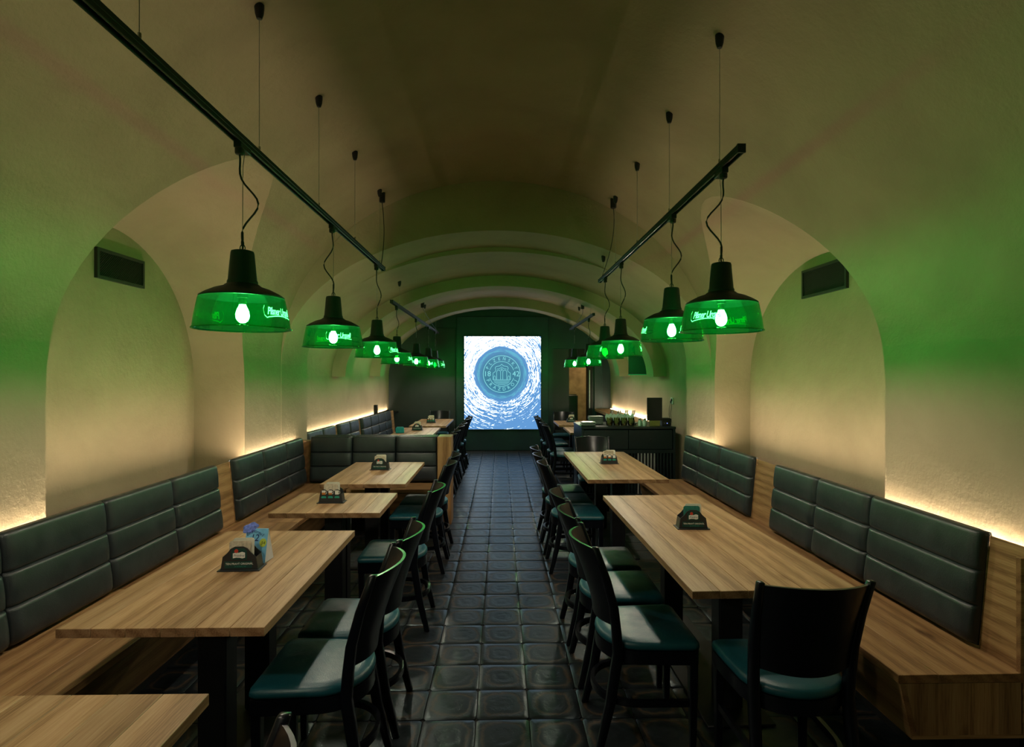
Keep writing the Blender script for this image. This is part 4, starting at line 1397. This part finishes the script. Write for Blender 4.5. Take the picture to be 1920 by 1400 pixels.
# blue tent card
tc = thing('tent_card', 'blue tent card with cloud shaped corner and the number 12', 'card', (-1.135, 2.665, ZT), R(-4))
HT = 0.150
def card_pt(x, t, off=0.0):      # t = height along the leaning face
    return (x, -0.042 + 0.036 * t / HT + 0 - off, t)
mb = MB()
mb.hexa([(-0.052, -0.0425, 0.0), (0.052, -0.0425, 0.0), (0.052, -0.041, 0.0), (-0.052, -0.041, 0.0),
         (-0.052, -0.0065, HT), (0.052, -0.0065, HT), (0.052, -0.005, HT), (-0.052, -0.005, HT)])
mb.build('front_leaf', 'sky_card', tc)
mb = MB()
mb.hexa([(-0.052, 0.041, 0.0), (0.052, 0.041, 0.0), (0.052, 0.0425, 0.0), (-0.052, 0.0425, 0.0),
         (-0.052, -0.005, HT), (0.052, -0.005, HT), (0.052, -0.0035, HT), (-0.052, -0.0035, HT)])
mb.build('rear_leaf', 'white_card', tc)
MB().box(-0.052, 0.052, -0.041, 0.041, 0, 0.0012).build('floor_leaf', 'white_card', tc)
mb = MB()
mb.prism([(0.0515, 0)] * 0 + [(-0.041, 0.001), (0.041, 0.001), (-0.004, HT - 0.004), (-0.007, HT - 0.004)], 'x', 0.0495, 0.0508)
mb.build('side_gusset', 'white_card', tc)
cl = []
for i in range(40):
    a = 2 * PI * i / 40
    rr = 1 + 0.10 * math.cos(5 * a)
    cl.append((-0.034 + 0.036 * rr * math.cos(a), HT + 0.002 + 0.022 * rr * math.sin(a) + 0.010 * math.cos(a)))
mb = MB()
mb.loft([[card_pt(x, z, 0.0012) for x, z in cl], [card_pt(x, z, -0.0002) for x, z in cl]])
mb.build('cloud_corner', 'violet_card', tc)
def on_card(vf, x, t, sx=1.0, rot=0.0):
    c_, s_ = math.cos(rot), math.sin(rot)
    return [card_pt(x + (p[0] * c_ - p[1] * s_) * sx, t + p[0] * s_ + p[1] * c_, 0.0016) for p in vf[0]], vf[1]
mb = MB()
wd_ = 'Bezmornul'
for i, ch in enumerate(wd_):
    q = i / (len(wd_) - 1) * 2 - 1
    mb.add(*on_card(text_mesh(ch, 0.021, 0.2), -0.008 + 0.036 * q, 0.138 - 0.014 * q * q - (0.003 if q > 0 else 0), rot=-0.55 * q))
mb.add(*on_card(text_mesh('12', 0.042, 0.2), -0.010, 0.108))
mb.build('lettering', 'navy', tc)
mb = MB()
pts = [(0.033 + 0.0165 * math.cos(2 * PI * i / 24), 0.088 + 0.0185 * math.sin(2 * PI * i / 24)) for i in range(24)]
mb.loft([[card_pt(x, z, 0.0012) for x, z in pts], [card_pt(x, z, 0.0002) for x, z in pts]])
mb.build('price_sticker', 'lime', tc)
mb = MB()
mb.add(*on_card(text_mesh('54', 0.019, 0.2), 0.033, 0.087))
mb.build('lettering', 'black', tc)

# ------------------------------------------------------------------ counter and what stands on it
CX0, CX1, CY0, CY1, CH = 1.045, 2.255, 7.2, 7.98, 0.95
ct = thing('service_counter', 'black green service counter with slatted lower front', 'counter', (CX0, CY0, 0))
W_, D_ = CX1 - CX0, CY1 - CY0
MB().box(-0.005, W_ + 0.005, -0.01, D_, CH - 0.028, CH).build('counter_top', 'counter', ct, bevel=0.003)
MB().box(0, 0.03, 0.0, D_, 0, CH - 0.028).build('side_panel', 'counter', ct)
MB().box(W_ - 0.03, W_, 0.0, D_, 0, CH - 0.028).build('side_panel', 'counter', ct)
MB().box(0.03, W_ - 0.03, D_ - 0.03, D_, 0, CH - 0.028).build('back_panel', 'counter', ct)
MB().box(0.03, W_ - 0.03, 0.12, 0.16, 0.0, 0.62).build('inner_panel', 'black', ct)
for k in range(2):
    a = 0.036 + k * (W_ - 0.07) / 2
    dr = MB().box(a, a + (W_ - 0.07) / 2 - 0.006, -0.002, 0.02, 0.66, CH - 0.04).build('drawer', 'counter', ct, bevel=0.004)
    MB().lathe([(0.0, 0.0), (0.006, 0.0), (0.006, 0.012), (0.011, 0.016), (0.011, 0.022), (0.0, 0.024)], 12).xform(
        Matrix.Translation((a + (W_ - 0.07) / 4, -0.002, 0.79)) @ Matrix.Rotation(R(90), 4, 'X')).build('knob', 'black', dr)
MB().box(0.03, W_ - 0.03, 0.0, 0.03, 0.61, 0.655).build('top_rail', 'counter', ct)
MB().box(0.03, W_ - 0.03, 0.0, 0.03, 0.04, 0.09).build('bottom_rail', 'counter', ct)
sl = MB().box(-0.009, 0.009, 0.0, 0.028, 0.09, 0.61).mesh('slat', 'counter', bevel=0.002)
slp = MB().box(-0.009, 0.009, 0.0, 0.028, 0.09, 0.61).mesh('slat', 'lit_slat', bevel=0.002)  # same slat in pale grey, painting the light it catches
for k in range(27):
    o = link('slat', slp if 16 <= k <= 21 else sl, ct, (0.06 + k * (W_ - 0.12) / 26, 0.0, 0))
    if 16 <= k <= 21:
        o['label'] = 'slat with caught light painted pale grey'
# plate stacks (each plate a thing)
pl_me = MB().lathe([(0.0, 0.0), (0.055, 0.0), (0.06, 0.002), (0.085, 0.008), (0.088, 0.0105), (0.084, 0.0115), (0.058, 0.0055), (0.0, 0.004)], 24).mesh('side_plate', 'plate')
sq = MB()
def square_plate():
    m_ = MB()
    def rg(h, z):
        k = h * 0.25
        return [(-h + k, -h, z), (h - k, -h, z), (h, -h + k, z), (h, h - k, z), (h - k, h, z), (-h + k, h, z), (-h, h - k, z), (-h, -h + k, z)]
    m_.loft([rg(0.06, 0), rg(0.078, 0.003), (rg(0.095, 0.012)), rg(0.095, 0.015), rg(0.078, 0.007), rg(0.05, 0.005)])
    return m_.mesh('square_plate', 'plate', angle=50)
sq_me = square_plate()
ORD = ['lowest', 'second', 'third', 'fourth', 'fifth', 'sixth', 'seventh', 'topmost']
def stack(me_, name, x, y, n, pitch, where):
    for k in range(n):
        o = link(name, me_, None, (x + random.uniform(-.004, .004), y + random.uniform(-.004, .004), CH + 0.0005 + k * pitch), random.uniform(-.06, .06))
        tag(o, '%s %s of the stack %s' % ('topmost' if k == n - 1 else ORD[k], name.replace('_', ' '), where), 'plate', name.replace('_', ' ') + 's stacked ' + where)
stack(sq_me, 'square_plate', 1.15, 7.36, 4, 0.0125, 'at the counter corner')
stack(sq_me, 'square_plate', 1.30, 7.66, 7, 0.0150, 'beside the cutlery mugs')
# mugs with cutlery
mug_me = MB().lathe([(0.0, 0.0), (0.036, 0.0), (0.042, 0.006), (0.047, 0.04), (0.045, 0.08), (0.041, 0.105), (0.039, 0.105), (0.042, 0.08), (0.044, 0.04), (0.038, 0.012), (0.0, 0.010)], 20).mesh('mug_body', 'clear')
han_me = MB().tube([(0.042 + 0.03 * math.sin(PI * i / 10), 0, 0.085 - 0.062 * i / 10) for i in range(11)], 0.0055, 7).mesh('handle', 'clear')
fork = MB()
fork.bar([(0, 0, 0), (0, 0, 0.12)], 0.0035, 0.0012, up=(0, 1, 0))
fork.add([(-.004, 0, .118), (.004, 0, .118), (.010, 0.001, .14), (.010, .002, .19), (-.010, .002, .19), (-.010, .001, .14)], [(0, 1, 2, 3, 4, 5)])
fork_me = fork.mesh('cutlery', 'cutlery')
nap = MB().add([(-.02, 0, 0), (.02, 0, 0), (.034, .006, .11), (0.006, .01, .135), (-.03, .004, .10), (-.02, .012, 0), (.02, .012, 0), (.03, .016, .105), (.004, .02, .13), (-.026, .014, .095)],
               [(0, 1, 2, 3, 4), (5, 9, 8, 7, 6), (0, 5, 6, 1), (1, 6, 7, 2), (2, 7, 8, 3), (3, 8, 9, 4), (4, 9, 5, 0)])
nap_me = nap.mesh('napkin', 'napkin')
for k in range(4):
    mx, my = 1.445 + 0.0955 * k, 7.42
    s_ = ['first', 'second', 'third', 'fourth'][k]
    t = thing('cutlery_mug', s_ + ' glass mug of cutlery counted from the plates on the counter', 'mug', (mx, my, CH + 0.0005), R(-80 + 6 * k), 'glass mugs on the counter')
    link('mug_body', mug_me, t)
    link('handle', han_me, t)
    for q in range(4):
        a = 2 * PI * q / 4
        o = link('fork', fork_me, None, (mx + 0.012 * math.cos(a), my + 0.012 * math.sin(a), CH + 0.014))
        o.rotation_euler = (R(12 * math.sin(a)), R(12 * math.cos(a)), a)
        tag(o, 'steel fork leaning towards %s in the %s glass mug on the counter' % (['the bottles', 'the wall', 'the plates', 'the room'][q], s_), 'fork', 'forks in the %s glass mug' % s_)
    for q in range(2):
        o = link('paper_napkin', nap_me, None, (mx - 0.006 + 0.01 * q, my - 0.012 + 0.022 * q, CH + 0.028))
        o.rotation_euler = (R(-8 + 16 * q), R(-14 + 20 * q), R(20 - 50 * q))
        tag(o, 'pale green napkin in the %s glass mug, %s' % (s_, ['in front', 'behind'][q]), 'napkin', 'napkins in the glass mugs')
# low dish, condiment bottles, folded board, device
o = link('side_plate', MB().lathe([(0.0, 0.0), (0.05, 0.0), (0.075, 0.022), (0.071, 0.024), (0.046, 0.006), (0.0, 0.006)], 24).mesh('side_plate', 'plate'), None, (1.785, 7.58, CH + 0.0005))
tag(o, 'single pale dish between the mugs and the condiment bottles', 'plate')
for k in range(4):
    x, y = 1.825 + 0.03 * k, 7.34 + 0.06 * (k % 2)
    t = thing('condiment_bottle', ['first', 'second', 'third', 'fourth'][k] + ' condiment bottle beside the black menu board', 'bottle', (x, y, CH + 0.0005), 0, 'condiment bottles on the counter')
    MB().lathe([(0.0, 0.0), (0.018, 0.0), (0.02, 0.006), (0.02, 0.06), (0.012, 0.075), (0.0, 0.075)], 14).build('bottle_body', 'napkin', t)
    MB().lathe([(0.0, 0.075), (0.012, 0.075), (0.014, 0.08), (0.014, 0.092), (0.0, 0.094)], 14).build('bottle_cap', 'chrome', t)
mbd = thing('menu_board', 'upright black menu board with pale foot on the counter', 'board', (2.02, 7.33, CH))
mbd.location.x = 2.02
MB().box(-0.10, 0.10, -0.008, 0.008, 0.07, 0.37).build('board_panel', 'black', mbd, bevel=0.003)
MB().box(-0.065, 0.065, -0.03, 0.03, 0.0005, 0.07).build('board_foot', 'board_foot', mbd, bevel=0.003)
dv = thing('card_terminal', 'small black device with a blue light at the counter end', 'device', (2.175, 7.36, CH))
MB().box(-0.062, 0.062, -0.05, 0.09, 0.0005, 0.10).build('device_body', 'black', dv, bevel=0.008, seg=2)
MB().box(-0.058, 0.058, -0.058, -0.05, 0.02, 0.05).build('device_front', 'steel', dv)
MB().box(0.0, 0.008, -0.0605, -0.058, 0.032, 0.04).build('indicator_light', 'indicator', dv)
MB().box(-0.03, -0.024, -0.0605, -0.058, 0.034, 0.040).build('indicator_light', 'white', dv)
# wall socket with cables above the counter end
so = thing('wall_socket', 'double wall socket with hanging cables above the counter end', 'socket', (2.155, 6.46, 1.28))
so.location = (2.378, 7.72, 1.26)
so.rotation_euler[2] = -PI / 2
MB().box(-0.045, 0.045, -0.014, 0.0, -0.045, 0.045).build('socket_plate', 'plastic_white', so, bevel=0.004)
MB().lathe([(0.0, 0), (0.02, 0), (0.02, 0.01), (0.0, 0.01)], 14).xform(Matrix.Translation((0.018, -0.015, 0.012)) @ Matrix.Rotation(R(90), 4, 'X')).build('plug', 'black', so)
MB().lathe([(0.0, 0), (0.02, 0), (0.02, 0.01), (0.0, 0.01)], 14).xform(Matrix.Translation((-0.018, -0.015, -0.014)) @ Matrix.Rotation(R(90), 4, 'X')).build('plug', 'black', so)
MB().tube([(0.018, -0.025, 0.012), (0.05, -0.03, -0.08), (0.0, -0.03, -0.18), (0.04, -0.02, -0.30)], 0.003, 6).build('cable', 'rubber', so)
MB().tube([(-0.018, -0.025, -0.014), (-0.05, -0.03, -0.1), (-0.06, -0.03, -0.2), (0.0, -0.02, -0.31)], 0.003, 6).build('cable', 'rubber', so)
# low socket under the long bench
so2 = thing('wall_socket', 'white socket low on the dark plinth under the long bench', 'socket', (WL + 0.362, 2.95, 0.15), PI / 2)
MB().box(-0.04, 0.04, -0.012, 0.0, -0.04, 0.04).build('socket_plate', 'plastic_white', so2, bevel=0.004)
MB().lathe([(0.0, 0), (0.02, 0), (0.02, 0.004), (0.0, 0.004)], 14).xform(Matrix.Translation((0, -0.0125, 0)) @ Matrix.Rotation(R(90), 4, 'X')).build('socket_well', 'black', so2)
# television on the far right wall
tv = thing('wall_television', 'dark tilted television on a bracket high on the far plaster wall', 'television', (2.29, 8.75, 1.90), R(-38))
MB().box(-0.30, 0.12, -0.03, 0.02, -0.28, 0.24).build('tv_body', 'black', tv, bevel=0.006)
MB().box(-0.285, 0.105, -0.034, -0.03, -0.262, 0.225).build('tv_glass', 'tv', tv)
MB().box(-0.30, 0.12, -0.036, -0.03, -0.285, -0.272).build('lower_bezel', 'print_teal', tv)
MB().box(-0.03, 0.03, 0.02, 0.14, -0.05, 0.05).build('bracket', 'steel', tv)
bd = MB().box(2.345, 2.375, 8.15, 9.0, 1.66, 2.2).build('mounting_board', 'brown_board', bevel=0.003)
tag(bd, 'brown board on the wall behind the television', 'board')
# small upright box on the far bench ledge
ub = thing('door_phone', 'small upright black handset on the wall ledge of the far bench', 'handset', (-2.19, 9.95, 0.90))
MB().box(-0.03, 0.03, -0.04, 0.04, 0.0, 0.19).build('handset_body', 'black', ub, bevel=0.006)
MB().box(-0.012, 0.034, -0.044, -0.04, 0.03, 0.16).build('handset_front', 'steel', ub)
